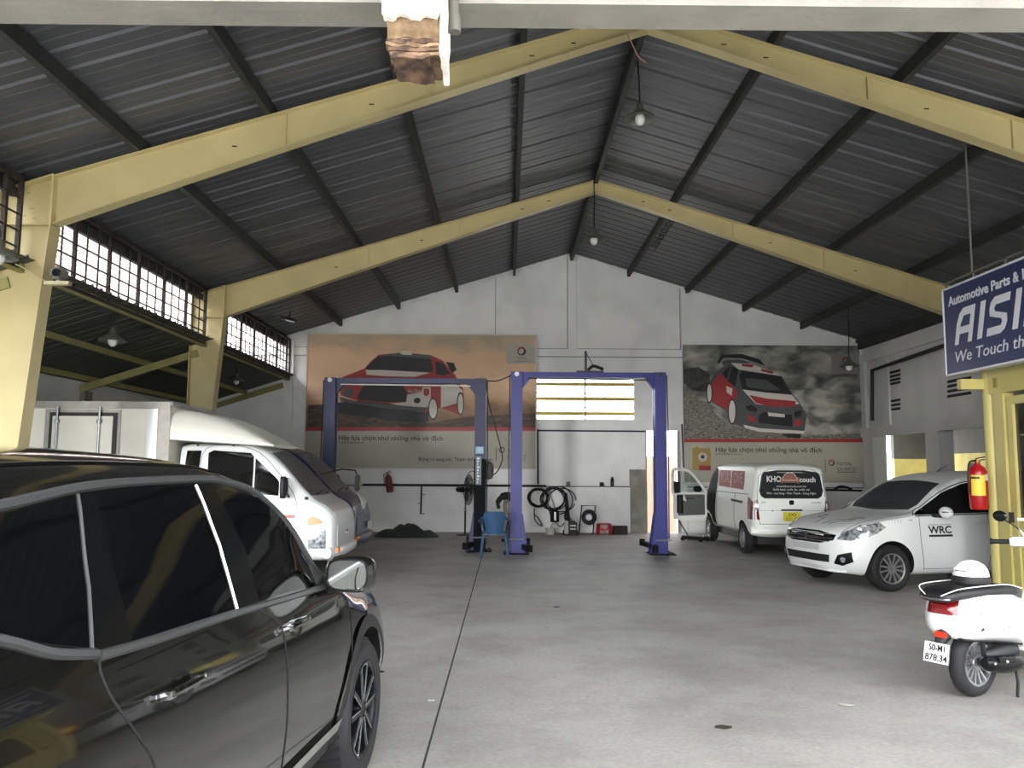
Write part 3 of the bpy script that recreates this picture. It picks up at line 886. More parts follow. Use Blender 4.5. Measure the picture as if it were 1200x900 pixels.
def suv_side(ax):
    P = lambda poly, nm, m, e=0.004: patch(suv_bv, ax, poly, nm, m, suv, eps=e)
    P([(-3.18, 1.36), (-2.62, 1.238), (-2.48, 1.185), (-2.345, 1.15), (-2.27, 1.285), (-2.165, 1.519), (-2.47, 1.484), (-2.85, 1.455), (-3.05, 1.42)], 'quarter_glass', TGLASS)
    P([(-2.335, 1.146), (-2.17, 1.132), (-2.127, 1.30), (-2.08, 1.524), (-2.145, 1.521), (-2.255, 1.285)], 'pillar_trim', GLOSSBLK, 0.006)
    P([(-2.168, 1.132), (-1.505, 1.106), (-1.465, 1.32), (-1.475, 1.532), (-1.89, 1.535), (-2.082, 1.524), (-2.13, 1.30)], 'rear_door_glass', TGLASS)
    P([(-1.495, 1.102), (-1.293, 1.10), (-1.265, 1.30), (-1.36, 1.538), (-1.475, 1.534), (-1.462, 1.32)], 'pillar_trim', GLOSSBLK, 0.006)
    P([(-1.29, 1.10), (-0.65, 1.078), (-0.66, 1.16), (-0.74, 1.29), (-0.86, 1.40), (-1.01, 1.475), (-1.362, 1.528), (-1.30, 1.335)], 'front_door_glass', TGLASS)
    P([(-0.65, 1.076), (-0.50, 1.058), (-0.57, 1.15), (-0.665, 1.17)], 'sail_trim', MATBLK, 0.006)
    # chrome strip on the front edge of the rear door, trim lines
    seam(suv_bv, ax, [(-1.497, 1.105), (-1.458, 1.32), (-1.478, 1.534)], 'chrome_strip', CHROME, suv, r=0.007, off=0.004)
    seam(suv_bv, ax, [(-2.345, 1.146), (-2.262, 1.285), (-2.158, 1.52)], 'pillar_edge', SUVTRIM, suv, r=0.006, off=0.004)
    seam(suv_bv, ax, curve2([(-3.18, 1.345), (-2.8, 1.275), (-2.62, 1.222), (-2.48, 1.165), (-2.331, 1.132)]), 'belt_trim', SUVTRIM, suv, r=0.014, off=0.002)
    seam(suv_bv, ax, curve2([(-2.325, 1.125), (-2.06, 1.112), (-1.516, 1.094), (-0.984, 1.069), (-0.50, 1.052)]), 'belt_trim', SUVTRIM, suv, r=0.014, off=0.002)
    V = curve2([(-3.18, 1.385), (-2.85, 1.475), (-2.46, 1.504), (-2.15, 1.538), (-1.875, 1.551), (-1.43, 1.556), (-1.24, 1.545), (-1.0, 1.50), (-0.80, 1.385), (-0.62, 1.20), (-0.48, 1.06)], 4)
    seam(suv_bv, ax, V, 'roof_trim', SUVTRIM, suv, r=0.016, off=0.0)
    seam(suv_bv, ax, curve2([(-2.327, 1.12), (-2.336, 1.075), (-2.312, 1.008), (-2.24, 0.914), (-2.158, 0.802), (-2.12, 0.60), (-2.14, 0.42)]), 'door_gap', SEAMM, suv)
    seam(suv_bv, ax, curve2([(-1.365, 1.09), (-1.178, 1.009), (-1.155, 0.902), (-1.169, 0.682), (-1.148, 0.42)]), 'door_gap', SEAMM, suv)
    seam(suv_bv, ax, curve2([(-0.44, 1.02), (-0.285, 0.943), (-0.295, 0.721), (-0.33, 0.45)]), 'door_gap', SEAMM, suv)
    seam(suv_bv, ax, [(-0.40, 0.40), (-2.16, 0.40)], 'door_gap', SEAMM, suv)
    P([(-0.42, 0.395), (-2.2, 0.395), (-2.2, 0.30), (-0.46, 0.30)], 'sill_cladding', MATBLK, 0.012)
    P([(-0.40, 0.43), (-2.18, 0.425), (-2.18, 0.385), (-0.44, 0.385)], 'chrome_sill_strip', CHROME, 0.018)
    arch_ring(suv_bv, ax, 0.0, 0.36, 0.405, 0.47, MATBLK, suv)
    arch_ring(suv_bv, ax, -2.66, 0.36, 0.405, 0.47, MATBLK, suv)
    for u, v in ((-2.0, 0.970), (-1.03, 0.967)):
        patch(suv_bv, ax, [(u + 0.02 + 0.075 * math.cos(a), v - 0.005 + 0.042 * math.sin(a)) for a in [2 * math.pi * k / 20 for k in range(20)]], 'handle_recess', GLOSSBLK, suv, eps=0.001)
        handle(suv_bv, ax, u, v, 0.23, SUVP, suv)
        loc, nor = hit(suv_bv, ax, u - 0.10, v)
        MB().cbox(loc + nor * 0.026, (0.022, 0.035, 0.022)).build('handle_cap', CHROME, suv)
    # door mirror
    sd = 1 if ax == '+x' else -1
    c = Vector((sd * 0.985, -0.55, 1.118))
    b = MB(); rings = []
    for k in range(9):
        t = k / 8.0; yy = lerp(-0.075, 0.085, t); s_ = [0.90, 1.0, 1.04, 1.04, 1.0, 0.92, 0.78, 0.55, 0.2][k]
        rings.append([c + Vector((sd * 0.01 * t + 0.108 * s_ * math.copysign(abs(math.cos(a)) ** 0.62, math.cos(a)), yy, 0.082 * s_ * math.copysign(abs(math.sin(a)) ** 0.62, math.sin(a)))) for a in [2 * math.pi * i / 24 for i in range(24)]])
    b.loft(rings)
    mir = b.build('door_mirror', SUVP, suv, smooth=True, angle=50)
    b = MB(); b.prism([c + Vector((0.086 * math.copysign(abs(math.cos(a)) ** 0.6, math.cos(a)), -0.078, 0.064 * math.copysign(abs(math.sin(a)) ** 0.6, math.sin(a)))) for a in [2 * math.pi * i / 24 for i in range(24)]], (0, -0.004, 0))
    b.build('mirror_glass', mat('mirror_glass', 'e0e4e4', 0.02, metal=1.0), mir)
    b = MB(); b.tube([c + Vector((sd * -0.08, 0.0, -0.05)), Vector((sd * 0.87, -0.52, 1.06)), Vector((sd * 0.82, -0.50, 1.05))], [0.035, 0.04, 0.04], 10)
    b.build('mirror_arm', MATBLK, mir, smooth=True)
both(suv_side)
patch(suv_bv, '+z', [(-0.66, -0.52), (0.66, -0.52), (0.58, -1.10), (-0.58, -1.10)], 'windscreen', TGLASS, suv)
patch(suv_bv, '-y', [(-0.52, 1.18), (0.52, 1.18), (0.46, 1.44), (-0.46, 1.44)], 'rear_window', TGLASS, suv)
for sd in (-1, 1):
    seam(suv_bv, '+z', curve2([(sd * 0.60, -1.15), (sd * 0.575, -1.8), (sd * 0.565, -2.6), (sd * 0.55, -3.2)]), 'roof_gutter', GLOSSBLK, suv, r=0.008)
    patch(suv_bv, '+y', [(sd * 0.30, .70), (sd * 0.60, .70), (sd * 0.68, .80), (sd * 0.45, .79)], 'headlamp', LAMPCLR, suv)
    patch(suv_bv, '-y', [(sd * 0.62, .95), (sd * 0.78, .95), (sd * 0.70, 1.10), (sd * 0.60, 1.10)], 'tail_lamp', LAMPRED, suv)
for y in (0.0, -2.66):
    for sd in (-1, 1): wheel(suv, sd * 0.80, y, 0.355, 0.225, sd, 0.235, 'dark', spokes=10)
# ------------------------------------------------------------------ white compact people carrier on the right
mpv = thing('people_carrier', 'white compact people carrier with WRC door lettering beside the yellow office', 'car', (4.925, 11.96, 0), R(105))
mpv_rows = [
 (.74, .34, .22, .28, .50, .24, .62, .20, .66, .69), (.71, .28, .40, .48, .50, .42, .68, .36, .72, .75), (.62, .24, .58, .67, .50, .58, .75, .49, .785, .81), (.46, .22, .71, .80, .50, .72, .83, .60, .86, .88),
 (.25, .20, .76, .84, .55, .79, .90, .68, .92, .935), (-.10, .20, .78, .845, .58, .80, .95, .72, .975, .99), (-.45, .20, .78, .845, .60, .80, .99, .735, 1.03, 1.05),
 (-.62, .20, .78, .845, .60, .80, .995, .725, 1.13, 1.17), (-1.0, .20, .78, .845, .62, .80, 1.005, .68, 1.36, 1.41), (-1.35, .20, .78, .845, .62, .80, 1.02, .63, 1.49, 1.55), (-1.7, .20, .78, .845, .62, .79, 1.03, .60, 1.53, 1.595),
 (-2.2, .20, .78, .845, .62, .79, 1.05, .59, 1.54, 1.61), (-3.0, .22, .77, .84, .65, .78, 1.07, .57, 1.51, 1.57), (-3.35, .26, .72, .80, .68, .75, 1.07, .54, 1.42, 1.48),
 (-3.5, .30, .66, .74, .68, .70, 1.0, .52, 1.1, 1.15), (-3.54, .36, .58, .66, .66, .62, .9, .45, .95, .98)]
mpv_body = loft_body(mpv_rows).build('body', WPAINT, mpv, smooth=True)
mpv_bv = mesh_bvh(mpv_body)
cut(mpv_body, arch_cut(0.0, 0.31, 0.36, 0.45) + arch_cut(-2.70, 0.31, 0.36, 0.45))
def mpv_side(ax):
    P = lambda poly, nm, m, e=0.004: patch(mpv_bv, ax, poly, nm, m, mpv, eps=e)
    P([(-.42, 1.005), (-.62, 1.12), (-.94, 1.30), (-1.30, 1.415), (-1.55, 1.455), (-1.585, 1.03)], 'front_door_glass', TGLASS)
    P([(-1.59, 1.03), (-1.555, 1.455), (-1.61, 1.46), (-1.65, 1.03)], 'pillar_trim', GLOSSBLK, 0.005)
    P([(-1.655, 1.035), (-1.615, 1.462), (-2.30, 1.47), (-2.44, 1.06)], 'rear_door_glass', TGLASS)
    P([(-2.52, 1.075), (-2.40, 1.465), (-3.0, 1.42), (-3.16, 1.15)], 'quarter_glass', TGLASS)
    P([(.655, .68), (.59, .775), (.39, .87), (.16, .915), (.07, .85), (.22, .77), (.38, .71), (.55, .67)], 'headlamp', LAMPCLR, 0.006)
    for Q in ([(-.47, .985), (-.465, .64), (-.53, .27)], [(-1.62, 1.02), (-1.62, .6), (-1.60, .27)], [(-.53, .285), (-1.6, .285)], [(-2.45, 1.05), (-2.42, .75), (-2.35, .62)]):
        seam(mpv_bv, ax, curve2(Q) if len(Q) > 2 else Q, 'door_gap', SEAMM, mpv, r=0.0035)
    seam(mpv_bv, ax, curve2([(-.40, 1.0), (-.62, 1.135), (-.94, 1.318), (-1.30, 1.433), (-1.7, 1.475), (-2.4, 1.485)]), 'window_trim', GLOSSBLK, mpv, r=0.007)
    seam(mpv_bv, ax, [(-.42, .992), (-1.6, 1.015), (-2.5, 1.05)], 'belt_trim', GLOSSBLK, mpv, r=0.008)
    for u in (-1.48, -2.28): handle(mpv_bv, ax, u, .90, 0.2, WPAINT, mpv)
    # door mirror
    sd = 1 if ax == '+x' else -1
    b = MB(); b.ball((sd * 0.95, -.79, 1.045), 0.1, 18, 12, (1.15, .62, .78)); mi = b.build('door_mirror', WPAINT, mpv, smooth=True)
    b = MB(); b.tube([(sd * .96, -.722, 1.05), (sd * 1.02, -.745, 1.05), (sd * 1.06, -.79, 1.052)], .011, 8); b.build('mirror_repeater', LAMPCLR, mi, smooth=True)
    b = MB(); b.tube([(sd * .78, -.70, 1.0), (sd * .90, -.77, 1.0)], .028, 8); b.build('mirror_arm', MATBLK, mi, smooth=True)
    # graphics: WRC lettering on the door
    mr = ax == '-x'
    u0, sg = (-.60, 1) if mr else (-1.0, 1)
    decal(mpv_bv, ax, 'WRC', 0.135, u0, .762, 'door_lettering', INK, mpv, mirror=mr, width=0.38, bold=0.004)
    decal(mpv_bv, ax, 'WORLD RALLY CHAMPIONSHIP', 0.026, u0, .866, 'door_lettering', INK, mpv, mirror=mr, width=0.38)
    P([(-.60, .715), (-.60, .742), (-.985, .742), (-.985, .715)], 'lettering_bar', INK, 0.002)
    decal(mpv_bv, ax, 'VVT', 0.035, -.30 if mr else -.37, .925, 'badge', INK, mpv, mirror=mr)
    for k in range(5):
        u = .02 - k * .045
        P([(u, .905), (u - .02, .945), (u - .032, .945), (u - .012, .905)], 'wing_stripe', mat('silver_stripe', '9fa1a1', 0.4), 0.002)
both(mpv_side)
patch(mpv_bv, '+z', [(0, -.43), (-.58, -.50), (-.64, -.60), (-.55, -1.07), (0, -1.11), (.55, -1.07), (.64, -.60), (.58, -.50)], 'windscreen', SGLASS, mpv)
g = patch(mpv_bv, '+y', [(-.53, .665), (-.55, .735), (-.25, .775), (.25, .775), (.55, .735), (.53, .665), (.32, .615), (-.32, .615)], 'grille', GLOSSBLK, mpv, eps=0.008)
for z in (.645, .69, .735):
    seam(mpv_bv, '+y', [(-.50 + abs(z - .69) * .5, z), (0, z + .006), (.50 - abs(z - .69) * .5, z)], 'grille_bar', CHROME, g, r=0.007, off=0.012)
b = MB(); b.lathe([(.001, .0), (.045, .0), (.05, .012), (.001, .014)], (0, .735, .70), (0, 1, 0), 20); b.build('badge', CHROME, mpv, smooth=True)
patch(mpv_bv, '+y', [(-.46, .37), (-.48, .47), (.48, .47), (.46, .37)], 'lower_grille', MATBLK, mpv, eps=0.008)
patch(mpv_bv, '+y', [(-.30, .515), (-.30, .60), (.30, .60), (.30, .515)], 'plate_recess', mat('grey_plastic_panel', 'b9bab8', 0.5), mpv, eps=0.006)
for s_ in (-1, 1):
    f = patch(mpv_bv, '+y', [(s_ * .53, .36), (s_ * .60, .48), (s_ * .74, .525), (s_ * .745, .40), (s_ * .63, .34)], 'fog_lamp_surround', GLOSSBLK, mpv, eps=0.008)
    loc, nor = hit(mpv_bv, '+y', s_ * .65, .42)
    b = MB(); b.lathe([(.001, .012), (.035, .016), (.042, .0)], loc, nor, 16); b.build('fog_lamp', LAMPCLR, f, smooth=True)
    patch(mpv_bv, '-y', [(s_ * .50, .82), (s_ * .64, .82), (s_ * .60, 1.0), (s_ * .50, 1.0)], 'tail_lamp', LAMPRED, mpv)
    seam(mpv_bv, '+z', [(s_ * .60, .60), (s_ * .68, .2), (s_ * .70, -.2), (s_ * .68, -.45)], 'bonnet_gap', SEAMM, mpv, r=0.0035)
for Q in ([(-.08, .52), (-.16, .30), (-.34, .28), (-.30, .14), (-.44, .10)], [(-.20, .50), (-.28, .36), (-.44, .34), (-.40, .20), (-.54, .16)], [(-.30, .28), (-.46, .26)], [(.08, .52), (.16, .30), (.34, .28), (.30, .14), (.44, .10)]):
    seam(mpv_bv, '+z', Q, 'bonnet_graphic', INK, mpv, r=0.007, off=-0.003)
seam(mpv_bv, '+y', [(-.62, .255), (-.3, .262), (.3, .262), (.62, .255)], 'bumper_lip', WPAINT, mpv, r=0.02)
for s_, u in ((1, 0.0), (-1, 0.3)):
    seam(mpv_bv, '+z', [(u, -.52), (u - .45, -.60)], 'wiper', MATBLK, mpv, r=0.008, off=0.012)
b = MB(); b.tube([(.0, -1.55, 1.595), (.0, -1.75, 1.70)], [.008, .003], 6); b.build('aerial', BLACK, mpv, smooth=True)
for y in (0.0, -2.70):
    for sd in (-1, 1): wheel(mpv, sd * 0.735, y, 0.305, 0.185, sd, 0.20, 'twin', spokes=12)
# ------------------------------------------------------------------ cab-over trucks
cab_rows = [(2.20, .36, .66, .72, .55, .66, .84, .60, .88, .90), (2.165, .33, .76, .81, .58, .74, .92, .67, .96, .98), (2.06, .33, .81, .85, .6, .785, 1.03, .72, 1.07, 1.09),
 (1.90, .33, .83, .86, .62, .81, 1.12, .75, 1.155, 1.18), (1.74, .33, .83, .86, .62, .815, 1.16, .745, 1.29, 1.33), (1.42, .36, .83, .86, .62, .82, 1.18, .71, 1.62, 1.68),
 (1.14, .40, .83, .86, .64, .82, 1.20, .685, 1.82, 1.88), (.85, .40, .83, .86, .66, .82, 1.20, .67, 1.88, 1.95), (.1, .40, .83, .86, .66, .82, 1.20, .67, 1.88, 1.95), (0.0, .42, .82, .85, .66, .81, 1.2, .66, 1.86, 1.93)]
truck = thing('box_truck', 'white cab-over box truck with roof fairing parked behind the black SUV', 'truck', (-4.56, 12.36, 0), R(-90))
cab_body = loft_body(cab_rows).build('cab', WPAINT, truck, smooth=True)
cab_bv = mesh_bvh(cab_body)
BLUEP = mat('dark_blue_truck_paint', '0e1a48', 0.35, coat=0.4, var=0.15, scale=3)
FAIRW = mat('cream_white_fairing', 'd9d8cc', 0.4)
CABINT = mat('dark_cab_glass', '0a0b0b', 0.06, spec=0.6)
cut(cab_body, arch_cut(1.05, 0.33, 0.39, 0.5))
def dress_cab(t, paint, glass, near_mirror=True):
    bv = cab_bv
    def side(ax):
        P = lambda poly, nm, m, e=0.004: patch(bv, ax, poly, nm, m, t, eps=e)
        P([(.42, 1.24), (.39, 1.80), (.46, 1.835), (.98, 1.80), (1.03, 1.75), (1.05, 1.24)], 'door_glass', glass)
        P([(1.075, 1.235), (1.055, 1.73), (1.36, 1.46), (1.58, 1.20)], 'vent_glass', glass)
        P([(.07, 1.35), (.09, 1.83), (.29, 1.83), (.27, 1.30)], 'rear_side_glass', glass)
        seam(bv, ax, curve2([(.34, .50), (.33, 1.2), (.35, 1.86), (1.02, 1.845), (1.42, 1.49), (1.66, 1.15), (1.68, .8), (1.5, .62)]), 'door_gap', SEAMM, t, r=0.004)
        P([(.34, .91), (.34, .955), (1.66, .955), (1.66, .91)], 'red_stripe', REDP, 0.003)
        handle(bv, ax, .52, 1.06, .18, MATBLK, t)
        lm = patch(bv, ax, [(1.86, .50), (1.84, .90), (1.90, .935), (1.98, .91), (2.06, .83), (2.09, .72), (2.095, .50)], 'headlamp', LAMPCLR, t, eps=0.006)
        patch(bv, ax, [(1.845, .80), (1.84, .90), (1.90, .935), (1.98, .91), (2.05, .84)], 'turn_signal', AMBER, lm, eps=0.010)
        sd = 1 if ax == '+x' else -1
        c = Vector((sd * 1.0, 1.53, 1.33))
        if sd > 0 and not near_mirror: return
        b = MB(); rings = []
        for yy, s_ in ((-.035, .85), (-.03, 1.0), (.02, 1.0), (.05, .7), (.06, .3)):
            rings.append([c + Vector((.09 * s_ * math.copysign(abs(math.cos(a)) ** .6, math.cos(a)), yy, .15 * s_ * math.copysign(abs(math.sin(a)) ** .6, math.sin(a)))) for a in [2 * math.pi * i / 20 for i in range(20)]])
        b.loft(rings); mi = b.build('door_mirror', MATBLK, t, smooth=True)
        b = MB(); b.box(c.x - .07, c.x + .07, 1.492, 1.496, 1.21, 1.45); b.build('mirror_glass', mat('mirror_glass', 'e0e4e4', 0.02, metal=1.0), mi)
        b = MB(); b.tube([(sd * .82, 1.56, 1.20), (sd * .94, 1.55, 1.26)], .018, 8); b.tube([(sd * .76, 1.52, 1.45), (sd * .94, 1.54, 1.42)], .012, 8); b.build('mirror_arm', MATBLK, mi, smooth=True)
    both(side)
    patch(bv, '+y', [(-.70, 1.215), (-.64, 1.55), (-.57, 1.80), (0, 1.84), (.57, 1.80), (.64, 1.55), (.70, 1.215), (0, 1.20)], 'windscreen', mat('dusty_truck_windscreen', '4d5354', 0.28, spec=0.35), t, eps=0.005, grid=0.05)
    patch(bv, '+y', [(-.62, .52), (-.62, .80), (.62, .80), (.62, .52)], 'grille_panel', paint, t, eps=0.012)
    patch(bv, '+y', [(-.60, .40), (-.60, .49), (.60, .49), (.60, .40)], 'bumper_slot', MATBLK, t, eps=0.004)
    b = MB(); b.tube([(x, 2.225 - .12 * abs(x / .84) ** 3, .44) for x in [-.84 + 1.68 * k / 16 for k in range(17)]], [.08] * 17, 10); bp = b.build('bumper', paint, t, smooth=True)
    for sd in (-1, 1):
        MB().cbox((sd * .70, 2.235, .47), (.14, .03, .07)).build('bumper_lamp', AMBER, bp, bevel=.008)
    b = MB()
    for a0 in (0,):
        b.tube([Vector((.065 * math.cos(a), 2.222, .66 + .045 * math.sin(a))) for a in [2 * math.pi * k / 20 for k in range(20)]], .008, 6, closed=True)
        b.tube([(-.03, 2.222, .63), (-.012, 2.222, .69)], .008, 6); b.tube([(.03, 2.222, .69), (.012, 2.222, .63)], .008, 6); b.tube([(-.02, 2.222, .655), (.02, 2.222, .665)], .008, 6)
    b.build('badge', CHROME, t, smooth=True)
    for u0 in (.45, -.15):
        seam(bv, '+y', [(u0, 1.215), (u0 - .50, 1.25)], 'wiper', BLACK, t, r=.012, off=.015)
    MB().cbox((.80, 1.80, 1.175), (.03, .05, .05)).build('washer_hinge', BLACK, t, bevel=.008)
    for sd in (-1, 1):
        wheel(t, sd * .74, 1.05, .33, .18, sd, .19, 'steel'); wheel(t, sd * .70, -1.65, .33, .20, sd, .19, 'steel')
    b = MB(); b.box(-.42, -.34, -3.0, 1.6, .42, .56); b.box(.34, .42, -3.0, 1.6, .42, .56); b.cyl((-.7, -1.65, .33), (.7, -1.65, .33), .06); b.build('chassis', DARK, t)
dress_cab(truck, WPAINT, CABINT)
# insulated box body with side door
BOXW = mat('white_box_panel', 'c9c7ba', 0.45, var=0.05, scale=2)
GALV = mat('dull_aluminium', '8a8780', 0.45, metal=0.5, var=0.12, scale=6)
bx = MB().box(-.86, .86, -3.15, -.10, .72, 2.44).build('cargo_box', BOXW, truck)
for sd in (-1, 1):
    xo = sd * .862
    def strip(y0, y1, z0, z1, m, nm, t_=.012):
        MB().box(min(xo, xo + sd * t_), max(xo, xo + sd * t_), y0, y1, z0, z1).build(nm, m, bx, bevel=.003)
    strip(-3.15, -.10, 2.40, 2.50, GALV, 'top_rail', .03); strip(-3.15, -.10, .70, .80, GALV, 'bottom_rail', .03)
    strip(-.42, -.27, .8, 2.40, mat('bright_aluminium', 'c9cac8', 0.3, metal=0.6), 'corner_post', .025); strip(-.27, -.10, .8, 2.40, GALV, 'corner_cap', .012); strip(-3.15, -2.95, .8, 2.40, GALV, 'corner_post', .025)
    strip(-1.83, -.78, .84, 2.39, GALV, 'door_surround', .010); strip(-1.765, -.825, .88, 2.345, BLACK, 'door_seal', .018)
    strip(-1.715, -.885, .92, 2.295, BOXW, 'side_door', .030)
    for y in (-1.64, -1.06):
        b = MB(); b.tube([(xo + sd * .05, y, .82), (xo + sd * .05, y, 2.42)], .016, 8)
        for z in (1.1, 2.22): b.lathe([(.001, -.03), (.03, -.03), (.038, 0), (.03, .03), (.001, .03)], (xo + sd * .05, y, z), (0, 0, 1), 12)
        b.build('lock_rod', STEEL, bx, smooth=True)
MB().box(-.875, .875, -3.16, -.08, 2.44, 2.50).build('roof_panel', GALV, bx, bevel=.01)
MB().box(-.5, .5, -.10, .0, 2.0, 2.38).build('cooling_unit', BOXW, truck, bevel=.03)
# twin-lobed roof fairing
b = MB(); rings = []
for k in range(13):
    t_ = k / 12.0; y = lerp(-.10, 1.30, t_)
    top = lerp(2.42, 1.93, t_ ** 1.7); edge = lerp(1.98, 1.90, t_); w = lerp(.86, .70, t_); val = lerp(.17, .0, t_ ** 2)
    prof = [(-w, edge), (-w * 1.0, edge + (top - edge) * .35), (-w * .93, lerp(edge, top, .75)), (-w * .78, top - .02), (-w * .55, top), (-w * .30, top - val * .7), (0, top - val), (w * .30, top - val * .7), (w * .55, top), (w * .78, top - .02), (w * .93, lerp(edge, top, .75)), (w, edge + (top - edge) * .35), (w, edge), (w * .5, edge - .02), (-w * .5, edge - .02)]
    rings.append([(x, y, z) for x, z in prof])
b.loft(rings); b.build('roof_fairing', FAIRW, truck, smooth=True, angle=55)
for y in (.25, .75):
    MB().cbox((.74, y, 1.905), (.02, .02, .03)).build('fairing_bolt', BLACK, truck)

# dark blue truck behind
truck2 = thing('pickup_truck', 'dark blue cab-over truck half hidden behind the white box truck', 'truck', (-4.63, 14.25, 0), R(-90))
cb2 = cab_body.copy(); cb2.data = cab_body.data.copy(); COL.objects.link(cb2); cb2.parent = truck2; cb2.data.materials[0] = BLUEP
dress_cab(truck2, BLUEP, CABINT, False)
b = MB(); b.box(-.82, .82, -2.9, -.12, .72, .78)
for sd in (-1, 1): b.box(sd * .82 - .02, sd * .82 + .02, -2.9, -.12, .72, 1.15)
b.box(-.82, .82, -.14, -.10, .78, 1.5); b.build('load_bed', BLUEP, truck2)
# its stay mirror, dashboard papers and number plate
b = MB(); b.tube([(.70, 1.62, 1.50), (.80, 1.98, 1.58), (.62, 2.16, 1.56), (.62, 2.20, 1.45)], .012, 8); am = b.build('stay_mirror', BLACK, truck2, smooth=True)
MB().cbox((.62, 2.20, 1.36), (.20, .06, .27)).build('mirror_head', BLACK, am, bevel=.02)
b = MB(); b.prism([(.58, 2.234, 1.29), (.66, 2.234, 1.29), (.62, 2.234, 1.36)], (0, .003, 0)); b.build('warning_sticker', mat('yellow_sticker', 'e0c020', .5), am)
MB().cbox((-.45, 2.24, .62), (.36, .012, .13)).build('number_plate', PLATEW, truck2)
PAPER = mat('crumpled_white_paper', 'd5d5d0', .8)
b = MB(); b.prism([(-.30, 2.03, 1.16), (-.02, 2.16, 1.02), (.10, 2.19, .90), (-.05, 2.21, .92), (-.40, 2.17, 1.04)], (0, .012, .004)); b.build('paper_sheet', PAPER, truck2)
decal(cab_bv, '+y', 'HYUNDAI', .10, -.25, .86, 'front_lettering', mat('dull_white_letter', '9aa0b0', .6), truck2, width=.5, eps=.006)
# ------------------------------------------------------------------ white panel van at the back with its driver door open
VANP = mat('dull_white_van_paint', 'f2f4ec', 0.45)
van = thing('panel_van', 'white panel van seen from behind with its driver door hanging open', 'van', (5.33, 16.28, 0), 0.0)
van_rows = [(-.70, .42, .62, .68, .7, .655, 1.05, .56, 1.50, 1.56), (-.66, .38, .66, .72, .7, .69, 1.06, .60, 1.58, 1.65), (-.58, .36, .68, .735, .7, .705, 1.07, .62, 1.62, 1.70), (-.3, .36, .69, .74, .7, .71, 1.08, .63, 1.65, 1.735),
 (1.5, .36, .69, .74, .7, .71, 1.08, .63, 1.67, 1.76), (2.2, .36, .69, .74, .7, .71, 1.08, .63, 1.65, 1.735), (2.6, .34, .69, .74, .7, .71, 1.08, .63, 1.50, 1.56), (3.0, .32, .68, .73, .68, .70, 1.05, .66, 1.18, 1.22), (3.2, .32, .64, .70, .65, .66, .96, .60, 1.02, 1.05), (3.3, .36, .52, .58, .6, .54, .84, .48, .88, .90)]
van_body = loft_body(van_rows).build('body', VANP, van, smooth=True)
van_bv = mesh_bvh(van_body)
cut(van_body, arch_cut(0.0, 0.29, 0.345, 0.45) + arch_cut(2.70, 0.29, 0.345, 0.45))
GREYIN = mat('grey_door_card', '5d5f5c', 0.7, var=0.1)
VINK = mat('white_vinyl', 'd0d0cc', 0.5)
def van_side(ax):
    P = lambda poly, nm, m, e=0.004: patch(van_bv, ax, poly, nm, m, van, eps=e)
    if ax == '-x':
        P([(2.08, .42), (2.06, 1.60), (2.18, 1.62), (2.42, 1.55), (2.72, 1.30), (2.90, 1.10), (2.86, .72), (2.62, .68), (2.42, .60), (2.34, .42)], 'door_opening', WELL, 0.003)
        # folded seat visible inside is left dark; door pillar rubber
        seam(van_bv, ax, [(2.07, .42), (2.05, 1.61), (2.20, 1.635), (2.44, 1.565), (2.74, 1.31), (2.92, 1.10)], 'door_rubber', BLACK, van, r=0.014)
    else:
        P([(2.10, 1.12), (2.10, 1.55), (2.35, 1.52), (2.70, 1.28), (2.82, 1.14)], 'front_door_glass', TGLASS)
    P([(1.90, 1.26), (1.90, 1.60), (0.0, 1.58), (0.0, 1.22)], 'side_window_film', mat('red_vinyl', '8d3a34', 0.6, var=0.12, scale=4), 0.005)
    mr = ax == '-x'
    decal(van_bv, ax, 'YUALI OVE', .30, 1.80 if mr else .1, 1.34, 'side_lettering', mat('faded_pink_vinyl', 'c09488', .6), van, mirror=mr, width=1.68, eps=.008)
    seam(van_bv, ax, [(.92, 1.26), (.92, 1.60)], 'window_divider', VANP, van, r=.012, off=.004)
    seam(van_bv, ax, [(2.0, 1.14), (-.35, 1.14)], 'slide_rail', SEAMM, van, r=.006)
    seam(van_bv, ax, [(1.96, .45), (1.96, 1.62)], 'door_gap', SEAMM, van, r=.005); seam(van_bv, ax, [(.55, .45), (.55, 1.14)], 'door_gap', SEAMM, van, r=.005)
    P([(.80, .975), (.80, 1.02), (-.02, 1.0), (-.02, .955)], 'rail_slot', MATBLK, .006)
    P([(2.30, .36), (2.30, .42), (.40, .42), (.40, .36)], 'sill', GREYIN, .006)
    # tail lamp wrapping the rear corner
    lm = P([(-.36, 1.10), (-.52, 1.06), (-.66, 1.0), (-.66, .68), (-.42, .68)], 'tail_lamp', LAMPRED, .006)
    sd = 1 if ax == '+x' else -1
    b2 = patch(van_bv, '-y', [(sd * .60, .68), (sd * .69, .68), (sd * .68, 1.02), (sd * .64, 1.06)], 'tail_lamp', LAMPRED, van, eps=.006)
    patch(van_bv, '-y', [(sd * .605, .86), (sd * .675, .86), (sd * .675, .90), (sd * .61, .90)], 'reversing_lens', LAMPCLR, b2, eps=.010)
    patch(van_bv, '-y', [(sd * .62, .98), (sd * .665, .98), (sd * .655, 1.04), (sd * .635, 1.05)], 'indicator_lens', LAMPCLR, b2, eps=.010)
both(van_side)
rw = patch(van_bv, '-y', [(-.56, 1.13), (-.585, 1.22), (-.535, 1.50), (-.49, 1.55), (-.25, 1.585), (0, 1.59), (.25, 1.585), (.49, 1.55), (.535, 1.50), (.585, 1.22), (.56, 1.13), (.50, 1.09), (-.50, 1.09)], 'rear_window', mat('rear_window_film', '2a2e2f', .2), van, eps=.006)
